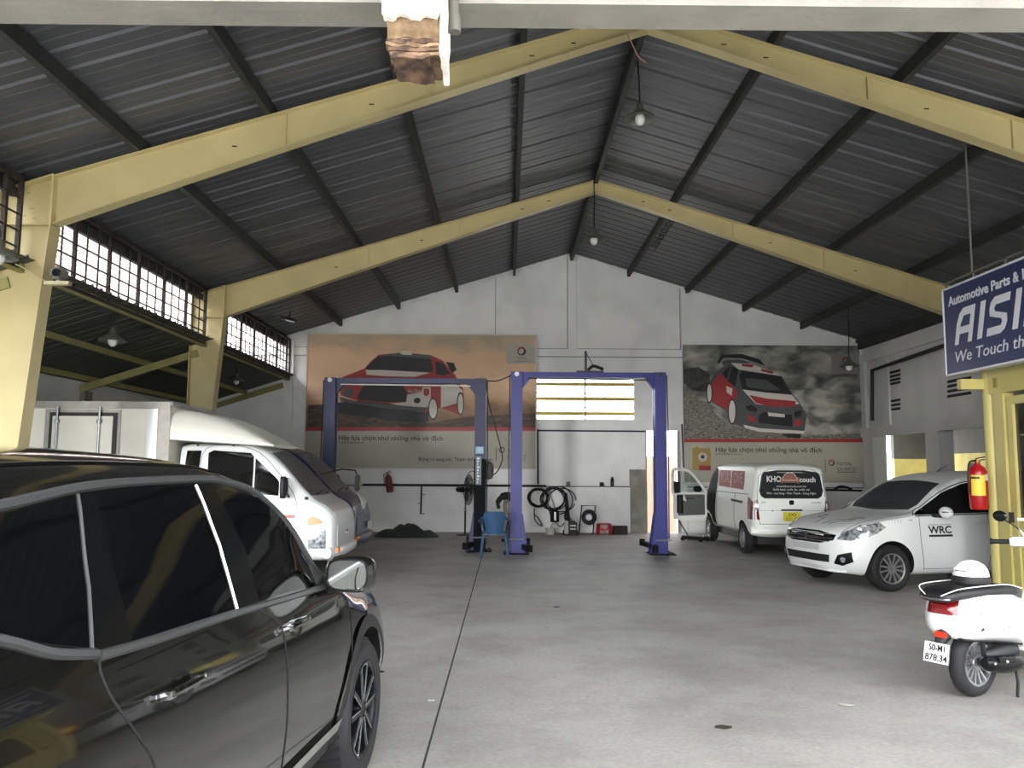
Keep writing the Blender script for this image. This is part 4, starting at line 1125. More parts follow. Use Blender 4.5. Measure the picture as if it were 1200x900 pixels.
seam(van_bv, '-y', [(-.56, 1.13), (-.585, 1.22), (-.535, 1.50), (-.49, 1.55), (-.25, 1.585), (.25, 1.585), (.49, 1.55), (.535, 1.50), (.585, 1.22), (.56, 1.13), (.50, 1.09), (-.50, 1.09)], 'window_rubber', BLACK, van, r=.016, closed=True)
decal(van_bv, '-y', 'KHO', .15, -.46, 1.385, 'window_lettering', VINK, rw, width=.27, eps=.010, bold=.004)
decal(van_bv, '-y', 'couch', .13, .16, 1.385, 'window_lettering', VINK, rw, width=.30, eps=.010, bold=.004)
decal(van_bv, '-y', 'www.khocouch.com.vn', .055, -.28, 1.285, 'window_lettering', VINK, rw, width=.56, eps=.010)
decal(van_bv, '-y', 'Sofa bed, sofa da, sofa vai', .055, -.34, 1.225, 'window_lettering', VINK, rw, width=.68, eps=.010)
decal(van_bv, '-y', 'Kho - cua hang - Phan Thanh - Cong Nghe', .055, -.46, 1.155, 'window_lettering', VINK, rw, width=.92, eps=.010)
def arc(cx, cz, r, a0, a1, n=10): return [(cx + r * math.cos(R(lerp(a0, a1, k / n))), cz + r * math.sin(R(lerp(a0, a1, k / n)))) for k in range(n + 1)]
SOFA = mat('sofa_brown_vinyl', '8d5a4a', .6)
patch(van_bv, '-y', arc(-.02, 1.42, .12, 0, 180) + [(-.14, 1.37), (.10, 1.37)], 'sofa_emblem', SOFA, rw, eps=.010)
for s_ in (-1, 1): patch(van_bv, '-y', [(-.02 + s_ * .13, 1.36), (-.02 + s_ * .18, 1.36), (-.02 + s_ * .18, 1.47), (-.02 + s_ * .13, 1.47)], 'sofa_emblem', SOFA, rw, eps=.010)
seam(van_bv, '-y', arc(-.02, 1.42, .135, -10, 190), 'emblem_outline', VINK, rw, r=.006, off=.008)
seam(van_bv, '-y', [(-.13, 1.415), (.09, 1.415)], 'emblem_outline', VINK, rw, r=.006, off=.008)
pl = patch(van_bv, '-y', [(-.16, .655), (-.16, .825), (.16, .825), (.16, .655)], 'number_plate', PLATEY, van, eps=.012)
decal(van_bv, '-y', '29D', .075, -.075, .75, 'plate_number', INK, pl, width=.15, eps=.015)
decal(van_bv, '-y', '221.53', .08, -.12, .668, 'plate_number', INK, pl, width=.24, eps=.015)
b = MB(); b.cbox((0, -.715, 1.0), (.09, .02, .085)); b.build('badge', mat('dark_badge', '303030', .2, metal=.7), van, bevel=.012)
decal(van_bv, '-y', 'X30', .045, -.57, .985, 'badge_lettering', mat('grey_letters', '707270', .4, metal=.5), van, eps=.006)
decal(van_bv, '-y', 'DONGBEN', .045, .37, .985, 'badge_lettering', mat('grey_letters', '707270', .4, metal=.5), van, width=.18, eps=.006)
seam(van_bv, '-y', [(-.62, .85), (.62, .85)], 'tailgate_crease', mat('soft_crease', '8f918a', .6), van, r=.003)
seam(van_bv, '-y', [(-.60, .60), (-.64, 1.0), (-.60, 1.5), (-.40, 1.62), (.40, 1.62), (.60, 1.5), (.64, 1.0), (.60, .60)], 'tailgate_gap', SEAMM, van, r=.004, closed=True)
MB().cbox((0, -.712, .86), (.40, .03, .03)).build('plate_lamp_bar', MATBLK, van, bevel=.008)
for x in (-.36, .33): MB().cbox((x, -.705, .845 if x < 0 else .66), (.02, .012, .02)).build('bump_stop', BLACK, van)
patch(van_bv, '-y', [(-.55, .47), (-.55, .495), (-.40, .495), (-.40, .47)], 'reflector', LAMPRED, van, eps=.008)
b = MB(); b.tube([(x, -.68 + .10 * abs(x / .72) ** 4, .47) for x in [-.72 + 1.44 * k / 16 for k in range(17)]], .085, 10); b.build('rear_bumper', VANP, van, smooth=True)
MB().box(-.60, .60, -.55, 2.9, .22, .37).build('chassis', DARK, van)
for y in (0.0, 2.70):
    for sd in (-1, 1): wheel(van, sd * .655, y, .29, .165, sd, .175, 'steel')
# open driver door, hinged at the front pillar, swung out to the left
door = bpy.data.objects.new('driver_door', None); COL.objects.link(door); door.parent = van
door.location = (-.73, 2.86, 0); door.rotation_euler = (0, 0, R(-82))
dp = lambda poly, y0, y1: [(0, 0)]
T = .05
def dbox(nm, poly, m, x0=-.02, x1=.03, bev=0.0):
    # door plane: local -y runs from hinge to latch edge, z up
    b_ = MB(); b_.prism([(x0, -p[0], p[1]) for p in poly], (x1 - x0, 0, 0)); return b_.build(nm, m, door, bevel=bev)
dbox('door_skin', [(0, .55), (.10, .48), (.62, .46), (.80, .50), (.80, 1.08), (0, 1.08)], VANP, bev=.01)
dbox('door_card', [(.06, .58), (.70, .56), (.72, 1.04), (.06, 1.04)], GREYIN, .03, .05, .012)
# window frame of the open door
fr = smooth_path([(0, 0, 1.08), (0, -.16, 1.30), (0, -.40, 1.56), (0, -.60, 1.60), (0, -.78, 1.59), (0, -.81, 1.30), (0, -.80, 1.06)], 5)
b = MB(); b.tube(fr, .035, 8); b.build('window_frame', VANP, door, smooth=True)
b = MB(); b.tube([(0.01, -.66, 1.08), (0.01, -.66, 1.57)], .012, 6); b.build('glass_channel', BLACK, door)
b = MB(); b.prism([(0, -.06, 1.10), (0, -.19, 1.30), (0, -.41, 1.53), (0, -.60, 1.57), (0, -.75, 1.56), (0, -.77, 1.10)], (.004, 0, 0)); b.build('door_window', mat('clear_glass', 'dfe8e6', .02, trans=1.0), door)
b = MB(); b.cbox((-.14, -.16, 1.16), (.10, .20, .14)); b.build('door_mirror', BLACK, door, bevel=.03)
b = MB(); b.cyl((.06, -.66, .62), (.06, -.66, 1.02), .07, n=14); b.build('rolled_pocket', BLACK, door, smooth=True)
MB().cbox((.02, -.72, 1.20), (.05, .16, .26)).build('latch_panel', BLACK, door, bevel=.02)
dbox('sticker', [(.50, .88), (.56, 1.06), (.60, .92)], PLATEW, .052, .055)
MB().cbox((.055, -.40, .95), (.012, .18, .02)).build('pull_handle', BLACK, door, bevel=.005)
dbox('door_sill', [(.10, .46), (.66, .44), (.66, .50), (.10, .53)], VANP, .03, .06, .005)
# ------------------------------------------------------------------ white scooter at the right edge
SCW = mat('gloss_white_scooter_paint', 'dfe0de', 0.22, coat=0.6)
SEATB = mat('black_seat_vinyl', '121214', 0.5, bump=0.1, bscale=80)
sc_ = thing('motor_scooter', 'white retro motor scooter with black seat at the right edge', 'scooter', (3.36, 6.10, 0), R(-62))
def oval(y, z0, z1, w, n=24, p=0.75, tilt=0.0):
    out = []
    for k in range(n):
        a = 2 * math.pi * k / n; c, s = math.cos(a), math.sin(a)
        x = w * math.copysign(abs(c) ** p, c); z = (z0 + z1) / 2 + (z1 - z0) / 2 * math.copysign(abs(s) ** p, s)
        out.append((x, y + tilt * (z - z0), z))
    return out
b = MB(); b.loft([oval(-.345, .53, .66, .06, tilt=.1), oval(-.33, .475, .705, .105, tilt=.12), oval(-.29, .435, .735, .165, tilt=.1), oval(-.20, .415, .75, .215, tilt=.05), oval(-.05, .40, .755, .245), oval(.12, .38, .75, .25), oval(.28, .36, .735, .235), oval(.40, .33, .70, .20), oval(.50, .30, .64, .15), oval(.56, .30, .55, .11)])
shell = b.build('rear_shell', SCW, sc_, smooth=True, angle=60)
shell_bv = mesh_bvh(shell)
for ax in ('+x', '-x'):
    patch(shell_bv, ax, [(-.20, .60), (-.20, .63), (-.06, .675), (-.06, .66)], 'side_vent', mat('grey_grille_trim', '77797a', .35, metal=.6), sc_, eps=.005)
    seam(shell_bv, ax, curve2([(-.36, .455), (-.2, .43), (.1, .40), (.40, .35)]), 'lower_edge', MATBLK, sc_, r=.012)
    mr = ax == '-x'
    decal(shell_bv, ax, 'Sprint', .04, -.02 if not mr else .10, .50, 'badge_lettering', mat('grey_letters', '707270', .4, metal=.5), sc_, mirror=mr, shear=.3)
b = MB()
b.loft([oval(-.41, .70, .735, .07, p=.6), oval(-.38, .685, .765, .125, p=.6), oval(-.30, .70, .785, .15, p=.6), oval(-.10, .70, .79, .16, p=.6), oval(.12, .70, .79, .165, p=.6), oval(.32, .69, .775, .15, p=.6), oval(.46, .665, .745, .11, p=.6), oval(.50, .665, .70, .06, p=.6)])
seat = b.build('seat', SEATB, sc_, smooth=True, angle=60)
for sd in (-1, 1):
    b = MB(); b.tube(smooth_path([(sd * .06, -.412, .735), (sd * .125, -.38, .772), (sd * .15, -.30, .790), (sd * .16, -.05, .795), (sd * .16, .2, .79), (sd * .11, .46, .742)], 4), .004, 6); b.build('seat_piping', mat('white_piping', 'e0e0dc', .4), seat, smooth=True)
patch(shell_bv, '-y', [(-.115, .60), (.115, .60), (.105, .70), (-.105, .70)], 'tail_lamp', LAMPRED, sc_, eps=.006, grid=.02)
b = MB(); b.tube(smooth_path([(.14, -.22, .725), (.12, -.36, .715), (.06, -.41, .71), (-.06, -.41, .71), (-.12, -.36, .715), (-.14, -.22, .725)], 4), .007, 8); b.build('grab_rail', STEEL, sc_, smooth=True)
# rear mudguard, plate, reflector
b = MB(); b.tube([(0, -.25, .48), (0, -.32, .45), (0, -.37, .40)], [.05, .05, .03], 8); b.build('mudguard', BLACK, sc_, smooth=True)
tilt = Matrix.Rotation(R(-12), 3, 'X')
b = MB(); b.cbox((0, -.40, .34), (.19, .006, .14), tilt); pl = b.build('number_plate', PLATEW, sc_)
n_ = tilt @ Vector((0, -1, 0)); up_ = tilt @ Vector((0, 0, 1))
for txt, dz, w_ in (('50-M1', .012, .12), ('878.34', -.055, .165)):
    text('plate_number', txt, .062, Vector((-w_ / 2, -.40, .34)) + up_ * dz + n_ * .004, (1, 0, 0), up_, INK, pl, width=w_, bold=.001)
b = MB(); b.tube([Vector((-.095, -.40, .34)) + up_ * .07 + n_ * .002, Vector((.095, -.40, .34)) + up_ * .07 + n_ * .002, Vector((.095, -.40, .34)) - up_ * .07 + n_ * .002, Vector((-.095, -.40, .34)) - up_ * .07 + n_ * .002], .003, 4, closed=True); b.build('plate_border', INK, pl)
MB().cbox((0.02, -.375, .465), (.09, .02, .04)).build('reflector', mat('bright_red_lens', 'd8321e', .2), sc_, bevel=.008)
# wheels
def scooter_wheel(y):
    r = .235; w = .11; rr = .155
    e = MB(); e.lathe([(rr, -w * .4), (rr + .02, -w / 2), (r - .035, -w / 2), (r - .008, -w * .32), (r, -w * .12), (r, w * .12), (r - .008, w * .32), (r - .035, w / 2), (rr + .02, w / 2), (rr, w * .4), (rr, -w * .4)], n=40)
    rot = Matrix.Rotation(R(90), 4, 'Y')
    t_ = e.xf(rot).build('wheel', TYRE, sc_, smooth=True, angle=50); t_.location = (0, y, r)
    b_ = MB(); b_.lathe([(rr + .004, w * .42), (rr - .012, w * .42), (rr - .02, w * .2), (rr - .02, -w * .2), (rr - .012, -w * .42), (rr + .004, -w * .42)], n=40)
    b_.lathe([(.001, w * .35), (.045, w * .35), (.05, 0), (.045, -w * .35), (.001, -w * .35)], n=20)
    for k in range(14):
        a = 2 * math.pi * k / 14; d0 = Vector((math.cos(a), math.sin(a), 0)); d1 = Vector((math.cos(a + .12), math.sin(a + .12), 0))
        b_.bar(d0 * .045 + Vector((0, 0, w * .22)), d1 * (rr - .012) + Vector((0, 0, w * .32)), .016, .02)
    b_.xf(rot).build('rim', ALLOY, t_, smooth=True, angle=30)
    return t_
scooter_wheel(0.0); scooter_wheel(1.32)
# engine, swing arm and silencer on the near side
b = MB(); b.loft([oval(-.02, .20, .30, .03), oval(.10, .19, .34, .09), oval(.30, .20, .38, .12), oval(.42, .22, .36, .09)]); b.build('engine_case', DARK, sc_, smooth=True)
b = MB(); b.tube(smooth_path([(.14, .36, .24), (.15, .22, .235), (.155, .02, .25), (.16, -.12, .275)], 4), [.03, .035, .05, .055, .058, .06, .06, .06, .058, .056, .055, .052, .03], 12); ex = b.build('silencer', mat('black_silencer', '101112', .3, metal=.5), sc_, smooth=True)
b = MB(); b.tube([(.185, -.02, .285), (.19, .16, .27)], [.03, .025], 8); b.build('heat_shield', mat('dark_gloss_shield', '1c1d1f', .15, metal=.6), ex, smooth=True)
for y in (-.08, .06): MB().ball((.215, y, .275), .012, 8, 6).build('bolt', CHROME, ex, smooth=True)
b = MB(); b.tube([(.10, -.02, .30), (.13, -.10, .56)], .018, 8)
b.tube([Vector((.115 + .012 * 0, -.05, .38)) + Vector((.035 * math.cos(k * .9), .035 * math.sin(k * .9), k * .0055)) for k in range(36)], .007, 5); b.build('shock_absorber', DARK, sc_, smooth=True)
# floorboard, leg shield, front
b = MB(); b.loft([[(-.17, .50, .28), (.17, .50, .28), (.17, .50, .33), (-.17, .50, .33)], [(-.18, .75, .27), (.18, .75, .27), (.18, .75, .31), (-.18, .75, .31)], [(-.20, .92, .30), (.20, .92, .30), (.20, .92, .345), (-.20, .92, .345)]]); b.build('floorboard', SCW, sc_, bevel=.01)
b = MB(); b.loft([oval(.93, .28, .34, .22, p=.6), oval(.985, .34, .46, .235, p=.6, tilt=.1), oval(1.0, .46, .62, .23, p=.6, tilt=.1), oval(1.03, .62, .80, .19, p=.6, tilt=.1), oval(1.035, .78, .92, .11, p=.6, tilt=.1), oval(1.03, .90, .99, .06, p=.6)], cap=True); b.build('leg_shield', SCW, sc_, smooth=True, angle=60)
b = MB(); b.loft([oval(1.08, .40, .50, .05), oval(1.15, .42, .56, .09), oval(1.32, .44, .58, .105), oval(1.48, .38, .50, .08), oval(1.53, .34, .42, .04)]); b.build('front_mudguard', SCW, sc_, smooth=True, angle=60)
b = MB(); b.tube([(0, 1.30, .235), (0, 1.12, .70), (0, 1.04, .98)], .03, 10); b.build('fork', DARK, sc_, smooth=True)
b = MB(); b.loft([oval(.93, .98, 1.06, .05), oval(.97, .965, 1.09, .11), oval(1.05, .96, 1.10, .12), oval(1.13, .97, 1.09, .09), oval(1.16, .99, 1.07, .05)]); hs = b.build('headset', SCW, sc_, smooth=True, angle=60)
b = MB(); b.lathe([(.06, -.01), (.065, .01), (.04, .025), (.001, .03)], (0, 1.15, 1.03), (0, 1, .05), 20); b.build('headlamp', LAMPCLR, hs, smooth=True)
for sd in (-1, 1):
    b = MB(); b.tube(smooth_path([(0, 1.02, 1.03), (sd * .16, .99, 1.04), (sd * .25, .94, 1.035)], 4), [.045] * 4 + [.04] * 4 + [.03], 10); b.build('handlebar', SCW, sc_, smooth=True)
    b = MB(); b.tube([(sd * .25, .94, 1.035), (sd * .37, .90, 1.03)], .019, 10); b.lathe([(.001, 0), (.026, 0), (.026, .012), (.001, .014)], (sd * .37, .90, 1.03), (sd * .12, -.04, 0), 12); b.build('grip', BLACK, sc_, smooth=True)
    b = MB(); b.tube([(sd * .22, .98, 1.05), (sd * .36, .93, 1.02)], .007, 6); b.build('brake_lever', CHROME, sc_, smooth=True)
    b = MB(); b.tube(smooth_path([(sd * .16, 1.0, 1.07), (sd * .20, .99, 1.14), (sd * .30, .98, 1.20)], 4), .007, 6); st_ = b.build('mirror_stem', CHROME, sc_, smooth=True)
    b = MB(); b.ball((sd * .34, .975, 1.235), .062, 16, 10, (1.0, .25, .72)); b.build('mirror_head', mat('dark_mirror', '2b2e30', .08, metal=.8), st_, smooth=True)
b = MB(); b.tube([(-.02, .93, 1.08), (-.02, .92, 1.22)], .01, 8); b.tube([(-.16, .92, 1.22), (.12, .92, 1.22)], .012, 8); b.build('phone_holder', SCW, sc_, smooth=True)
b = MB(); b.tube([(.12, .48, .26), (.20, .45, .20), (.24, .40, .205)], .014, 8); b.build('footpeg', DARK, sc_, smooth=True)
b = MB(); b.tube([(.05, .40, .33), (.14, .30, .10), (.18, .22, .012)], .012, 8); b.tube([(-.05, .40, .33), (-.14, .30, .10), (-.18, .22, .012)], .012, 8); b.build('centre_stand', DARK, sc_)
# helmet resting on the seat
hp = Vector((0, .02, 0))
hl = thing('helmet', 'small white half helmet with black rim resting on the scooter seat', 'helmet', sc_.location + Matrix.Rotation(R(-62), 3, 'Z') @ Vector((0.0, .03, .792)), R(-62))
b = MB(); b.lathe([(.118, .03), (.120, .06), (.112, .10), (.09, .135), (.055, .157), (.02, .166), (.001, .167)], n=28); b.build('shell', SCW, hl, smooth=True)
b = MB(); b.lathe([(.08, .0), (.125, .002), (.13, .03), (.122, .055), (.112, .03), (.09, .01)], n=28); b.build('rim', BLACK, hl, smooth=True)
b = MB(); b.tube(smooth_path([(-.06, .10, .035), (0, .155, .028), (.06, .10, .035)], 5), .014, 8); b.build('peak', BLACK, hl, smooth=True)
b = MB(); b.tube([(.05, -.105, .09), (.0, -.115, .093), (-.05, -.105, .09)], .004, 6); b.build('badge', mat('grey_letters', '707270', .4), hl)
# ------------------------------------------------------------------ two-post lifts
def lift(label, xl, xr, y, h, dark_right=False, mast=False):
    BLUE = MATS['lift_blue_paint'] if not dark_right else mat('faded_navy_lift_paint', '171e4c', 0.5, var=0.2, scale=3)
    t = thing('two_post_lift', label, 'vehicle lift', ((xl + xr) / 2, y, 0), 0, 'blue two-post lifts')
    hw = (xr - xl) / 2
    for sd in (-1, 1):
        x = sd * hw
        m = GREASE if (dark_right and sd > 0) else BLUE
        b = MB()
        P = [(-.11, -.14), (.11, -.14), (.11, -.05), (.09, -.05), (.09, -.12), (-.09, -.12), (-.09, .12), (.09, .12), (.09, .05), (.11, .05), (.11, .14), (-.11, .14)]
        b.prism([(x - sd * p[0], p[1], .02) for p in P], (0, 0, h - .02))
        post = b.build('post', BLUE, t)
        if dark_right and sd > 0:
            b = MB(); b.box(x - .116, x + .116, -.146, .146, .02, h * .53); b.build('greasy_cover', GREASE, post, bevel=.004)
            b = MB(); b.box(x - .085, x + .07, -.152, -.144, h * .56, h * .60); b.build('maker_plate', mat('pale_blue_plate', '8fb4c8', .5), post)
            b = MB(); b.tube([(x + .01 + .03 * math.cos(a), -.154, h * .58 + .03 * math.sin(a)) for a in [k * .5 for k in range(10)]], .006, 5); b.build('maker_mark', PLATEW, post)
            b = MB(); b.box(x - .085, x + .03, -.151, -.145, h * .38, h * .545); b.build('label_strip', mat('grey_label', '6f7a80', .6), post)
            for q in range(9): MB().box(x - .055, x - .055 + .02 + .03 * ((q * 7) % 3) / 2, -.1525, -.150, h * .39 + q * .058, h * .39 + q * .058 + .036).build('worn_print', PLATEW, post)
            b = MB(); b.loft([oval(-.08, h * .44, h * .50, .04), oval(-.06, h * .41, h * .515, .10), oval(.08, h * .41, h * .515, .10), oval(.10, h * .44, h * .50, .05)]); b.xf(Matrix.Translation((x + .17, 0, 0))); b.build('motor_box', DARK, post, smooth=True)
        b = MB(); b.box(x - .24, x + .24, -.26, .26, 0, .02); b.build('base_plate', GREASE, post)
        for yy in (-.15, .13):
            b = MB(); b.prism([(x - sd * .11, yy, .02), (x - sd * .23, yy, .02), (x - sd * .13, yy, .72), (x - sd * .11, yy, .78)], (0, .02, 0)); b.build('gusset', BLUE, post)
        for yy in (-.2, .2):
            for xx in (-.18, .18): MB().cyl((x + xx, yy, .02), (x + xx, yy, .05), .018, n=8).build('anchor_bolt', DARK, post)
        # carriage and folded arms
        b = MB(); b.box(x - sd * .10 - .06, x - sd * .10 + .06, -.12, .12, .10, .55); car = b.build('carriage', m if m is GREASE else BLUE, t, bevel=.01)
        for yy in (-1, 1):
            b = MB(); b.bar((x - sd * .15, yy * .10, .14), (x - sd * .24, yy * .75, .14), .10, .09); b.cyl((x - sd * .24, yy * .75, .10), (x - sd * .24, yy * .75, .22), .055, n=12); b.build('lift_arm', GREASE, car)
        b = MB(); b.tube([(x - .14, -.20, .27), (x + .16, -.20, .28)], .014, 6); b.build('lock_pin', mat('bright_pin', 'b9bcc0', .3, metal=.7), car)
        b = MB(); b.prism([(x - sd * .11, -.05, h - .03), (x - sd * .34, -.05, h - .03), (x - sd * .11, -.05, h - .32)], (0, .10, 0)); b.build('top_gusset', BLUE, post)
        b = MB(); b.lathe([(.001, 0), (.045, 0), (.045, .02), (.001, .022)], (x, -.146, h - .05), (0, -1, 0), 14); b.build('pulley_cap', PLATEW if sd < 0 else DARK, post, smooth=True)
        b = MB(); b.tube([(x + sd * .13, -.10, h - .05), (x + sd * .145, -.12, h * .6), (x + sd * .135, -.10, .3)], .012, 6); b.build('hydraulic_hose', WIREB, post, smooth=True)
    b = MB(); b.box(-hw, hw, -.07, .07, h - .10, h); bm_ = b.build('overhead_beam', BLUE, t, bevel=.006)
    b = MB(); b.tube([(-hw + .2, -.10, h - .13), (hw - .2, -.10, h - .15)], .012, 6); b.build('trip_bar', PLATEW if dark_right else DARK, bm_)
    if mast:
        b = MB(); b.box(-.06, -.02, -.03, .03, h, h + .42); b.box(-.22, .30, -.06, .06, h, h + .03); b.tube([(-.04, 0, h + .40), (.12, 0, h + .12), (.30, 0, h + .10)], .008, 6); b.loft([oval(0, 0, .1, .12), oval(.05, .02, .08, .08)]) if False else None
        b.tube(smooth_path([(.0, 0, h + .05), (.1, 0, h + .13), (.22, 0, h + .10), (.30, 0, h + .06)], 4), .03, 8); b.build('limit_switch', DARK, bm_)
    return t
LA = lift('tall blue two-post lift standing in front of the bright louvred window', .19, 2.96, 16.0, 3.47, mast=True)
LB = lift('blue two-post lift with greasy dark post in front of the orange banner', -3.50, -.52, 16.45, 3.38, dark_right=True)
b = MB(); b.tube(smooth_path([(-.50, 16.4, 3.36), (-.2, 16.3, 3.33), (.15, 16.05, 3.44)], 5), .012, 6)
b.tube(smooth_path([(-.42, 16.4, 3.34), (-.36, 16.4, 2.9), (-.22, 16.42, 2.4), (-.10, 16.42, 1.95), (-.09, 16.42, 1.75), (-.2, 16.42, 1.52), (-.38, 16.4, 1.45)], 5), .012, 6)
b.tube([(-.09 + .05 * math.cos(a), 16.42, 1.97 + .05 * math.sin(a)) for a in [k * .5 for k in range(13)]], .010, 6)
tag(b.build('power_cable', WIREB, None, smooth=True), 'black cable strung between the two lifts and looping down by the greasy post', 'cable')

# ------------------------------------------------------------------ pendant lamps
def bell_lamp(label, p, cord_top, s=1.0, tilt=0.0):
    t = thing('pendant_lamp', label, 'lamp', p, 0, 'bell shaped pendant lamps')
    t.rotation_euler = (0, tilt, 0)
    b = MB(); b.lathe([(.02, .20), (.045, .17), (.05, .12), (.09, .085), (.175, .03), (.185, 0), (.178, -.004), (.165, .028), (.085, .078), (.04, .11)], n=28); b.xf(Matrix.Scale(s, 4)).build('shade', SHADE, t, smooth=True, angle=50)
    b = MB(); b.ball((0, 0, .0), .062, 14, 10, (1, 1, 1.25)); b.xf(Matrix.Scale(s, 4)).build('bulb', GLASSBULB, t, smooth=True)
    top = Vector(cord_top) - Vector(p)
    b = MB(); b.tube([(0, 0, .19 * s), (top.x * .5 + .01, top.y * .5, lerp(.19 * s, top.z, .5)), tuple(top)], .011, 6); b.build('cord', WIREB, t, smooth=True)
    return t
def lamp_px(label, px, py, y, cpx, cpy, s=1.0):
    p = at(px, py, y); c_ = at(cpx, cpy, y)
    if p.x > XS: c_.z = zp(c_.x) + PH
    return bell_lamp(label, p, c_, s)
lamp_px('hanging bell lamp with several bulbs near the ridge by the first frame', 750, 140, 10.7, 746, 64, 1.1)
lamp_px('hanging bell lamp under the apex of the further yellow frame', 696, 282, 15.15, 696, 222, 1.15)
lamp_px('hanging bell lamp in front of the grey right banner', 995, 430, 18.6, 994, 362, 1.2)
lamp_px('bell lamp under the lean-to beside the nearer yellow column', 132, 400, 11.8, 133, 368, 1.05)
lamp_px('small bell lamp deep under the lean-to beyond the second column', 277, 447, 17.2, 277, 430, .9)
bell_lamp('bell lamp shade cut by the left edge above the first yellow column', at(-2, 302, 8.3), at(-2, 262, 8.3), 1.0)
# extra bulbs in the nearest lamp
# flood lamp under the roof sheets
fp = at(338, 374, 18.6)
t = thing('flood_lamp', 'flat dark flood lamp fixed under the roof sheets above the far grille', 'lamp', fp)
MB().cbox((0, 0, 0), (.36, .22, .07), Matrix.Rotation(R(12), 3, 'Y')).build('housing', DARK, t, bevel=.02)
MB().cbox((.05, -.02, -.045), (.20, .14, .02), Matrix.Rotation(R(12), 3, 'Y')).build('lens', GLASSBULB, t, bevel=.005)
b = MB(); b.tube([(0, .05, .03), (.02, .08, .20)], .012, 6); b.build('bracket', DARK, t)
# security camera on the first column
cp = at(70, 328, 9.25)
t = thing('security_camera', 'grey security camera bracketed to the inner edge of the first yellow column', 'camera', cp)
b = MB(); b.box(-.08, .06, -.10, .10, 0, .14); b.build('housing', mat('camera_grey', '6b6a62', .5), t, bevel=.03)
b = MB(); b.cyl((.02, -.10, .06), (.02, -.125, .06), .045, n=16); b.build('lens', GLOSSBLK, t, smooth=True)
b = MB(); b.box(-.16, .12, -.04, .04, -.06, -.02); b.tube([(-.02, 0, -.04), (-.02, 0, .02)], .02, 8); b.build('bracket', mat('bracket_cream', 'b8b08c', .5), t)
b = MB(); b.tube(smooth_path([at(8, 306, 9.2), at(30, 315, 9.25), at(55, 331, 9.25)], 5), .008, 6)
tag(b.build('camera_cable', mat('cream_cable', 'b8ae86', .6), None, smooth=True), 'thin cream cable crossing the first yellow column to the security camera', 'cable')
b = MB(); b.tube(smooth_path([at(735, 40, 9.3), at(741, 52, 9.3), at(748, 66, 9.3), at(757, 73, 9.3)], 5), .007, 6)
tag(b.build('loose_wire', mat('pink_wire', 'b5847c', .5), None, smooth=True), 'loose pink wire end dangling at the ridge beside the nearest hanging lamp', 'wire')
b = MB(); P = []
for k in range(60):
    s_ = k / 59.0; p0 = at(lerp(792, 768, s_), lerp(255, 291, s_), lerp(15.8, 18.4, s_)); P.append(p0 + Vector((.07 * math.sin(k * .9) - .05, 0, .05 * math.cos(k * .9))))
b.tube(P, .010, 5); tag(b.build('coiled_wire', WIREB, None, smooth=True), 'curly dark wire hanging along the purlin right of the ridge', 'wire')

# ------------------------------------------------------------------ broken brick stub and pipes on the lintel
def crag(b, x0, x1, y0, y1, z0, z1, n=(12, 6, 14), amp=.02, seed=3):
    rr = random.Random(seed)
    from mathutils import noise as nz
    vs_ = []; fs_ = []; idx = {}
    def vert(i, j, k):
        key = (i, j, k)
        if key not in idx:
            p = Vector((lerp(x0, x1, i / n[0]), lerp(y0, y1, j / n[1]), lerp(z0, z1, k / n[2])))
            d = nz.noise_vector(p * 14 + Vector((seed, 0, 0))) * amp + nz.noise_vector(p * 40) * amp * .5
            d.z += nz.noise(Vector((p.x * 9, p.y * 9, 1.0))) * amp * 2.0 * (1 - k / n[2])
            idx[key] = len(vs_); vs_.append(p + d)
        return idx[key]
    for a, (m1, m2) in enumerate(((1, 2), (0, 2), (0, 1))):
        for side in (0, n[a]):
            for p in range(n[m1]):
                for q in range(n[m2]):
                    def c(pp, qq):
                        t_ = [0, 0, 0]; t_[a] = side; t_[m1] = pp; t_[m2] = qq; return vert(*t_)
                    fs_.append((c(p, q), c(p + 1, q), c(p + 1, q + 1), c(p, q + 1)))
    b._add(vs_, fs_)
BRK = mat('crumbled_brick', '3a2a1f', .95, var=.0, col2='8c7258', scale=9, bump=.6, bscale=25)
p0, p1 = at(452, 68, 3.78), at(518, 0, 3.78)
t = thing('broken_wall_stub', 'broken brick and plaster stub hanging from the lintel at the top', 'masonry', (p0.x, 3.78, p0.z))
w_ = p1.x - p0.x
b = MB(); crag(b, .004, w_ - .004, 0.01, .27, .11, .62, amp=.012, seed=4); b.build('brick_core', mat('beige_mortar', '58462f', .95, var=.0, col2='7d6850', scale=12, bump=.5, bscale=30), t)
for k in range(6):       # crumbling courses, each broken off differently
    z_ = .012 + k * .019; a_ = .0 + .018 * rnd.random(); c_ = w_ - .012 * rnd.random() - (.05 if k == 0 else 0)
    b = MB(); crag(b, a_ + (.02 if k == 0 else 0), c_, .004 + .022 * rnd.random(), .26, z_, z_ + .016, (14, 6, 2), .011, 20 + k); b.build('brick_course', BRK if k % 2 else mat('dark_crumbled_brick', '33251c', .95, col2='6a5341', scale=14, bump=.6, bscale=30), t)
PLW = mat('flaking_white_plaster', 'e2ddd0', .85, bump=.3, bscale=30)
b = MB(); crag(b, w_ - .005, w_ + .022, -.02, .27, .0, .62, (2, 6, 14), .006, 9); b.build('plaster_edge', PLW, t)
b = MB(); crag(b, -.01, w_ * .97, -.03, .0, .205, .62, (16, 2, 14), .022, 5); b.build('plaster_flake', PLW, t)
b = MB(); b.tube(smooth_path([(-.02, -.04, .62), (-.055, -.05, .45), (-.05, -.05, .36), (-.005, -.04, .27), (.0, -.03, .20)], 5), .018, 10); b.build('cable_conduit', mat('cream_conduit', 'd3cdbb', .5), t, smooth=True)
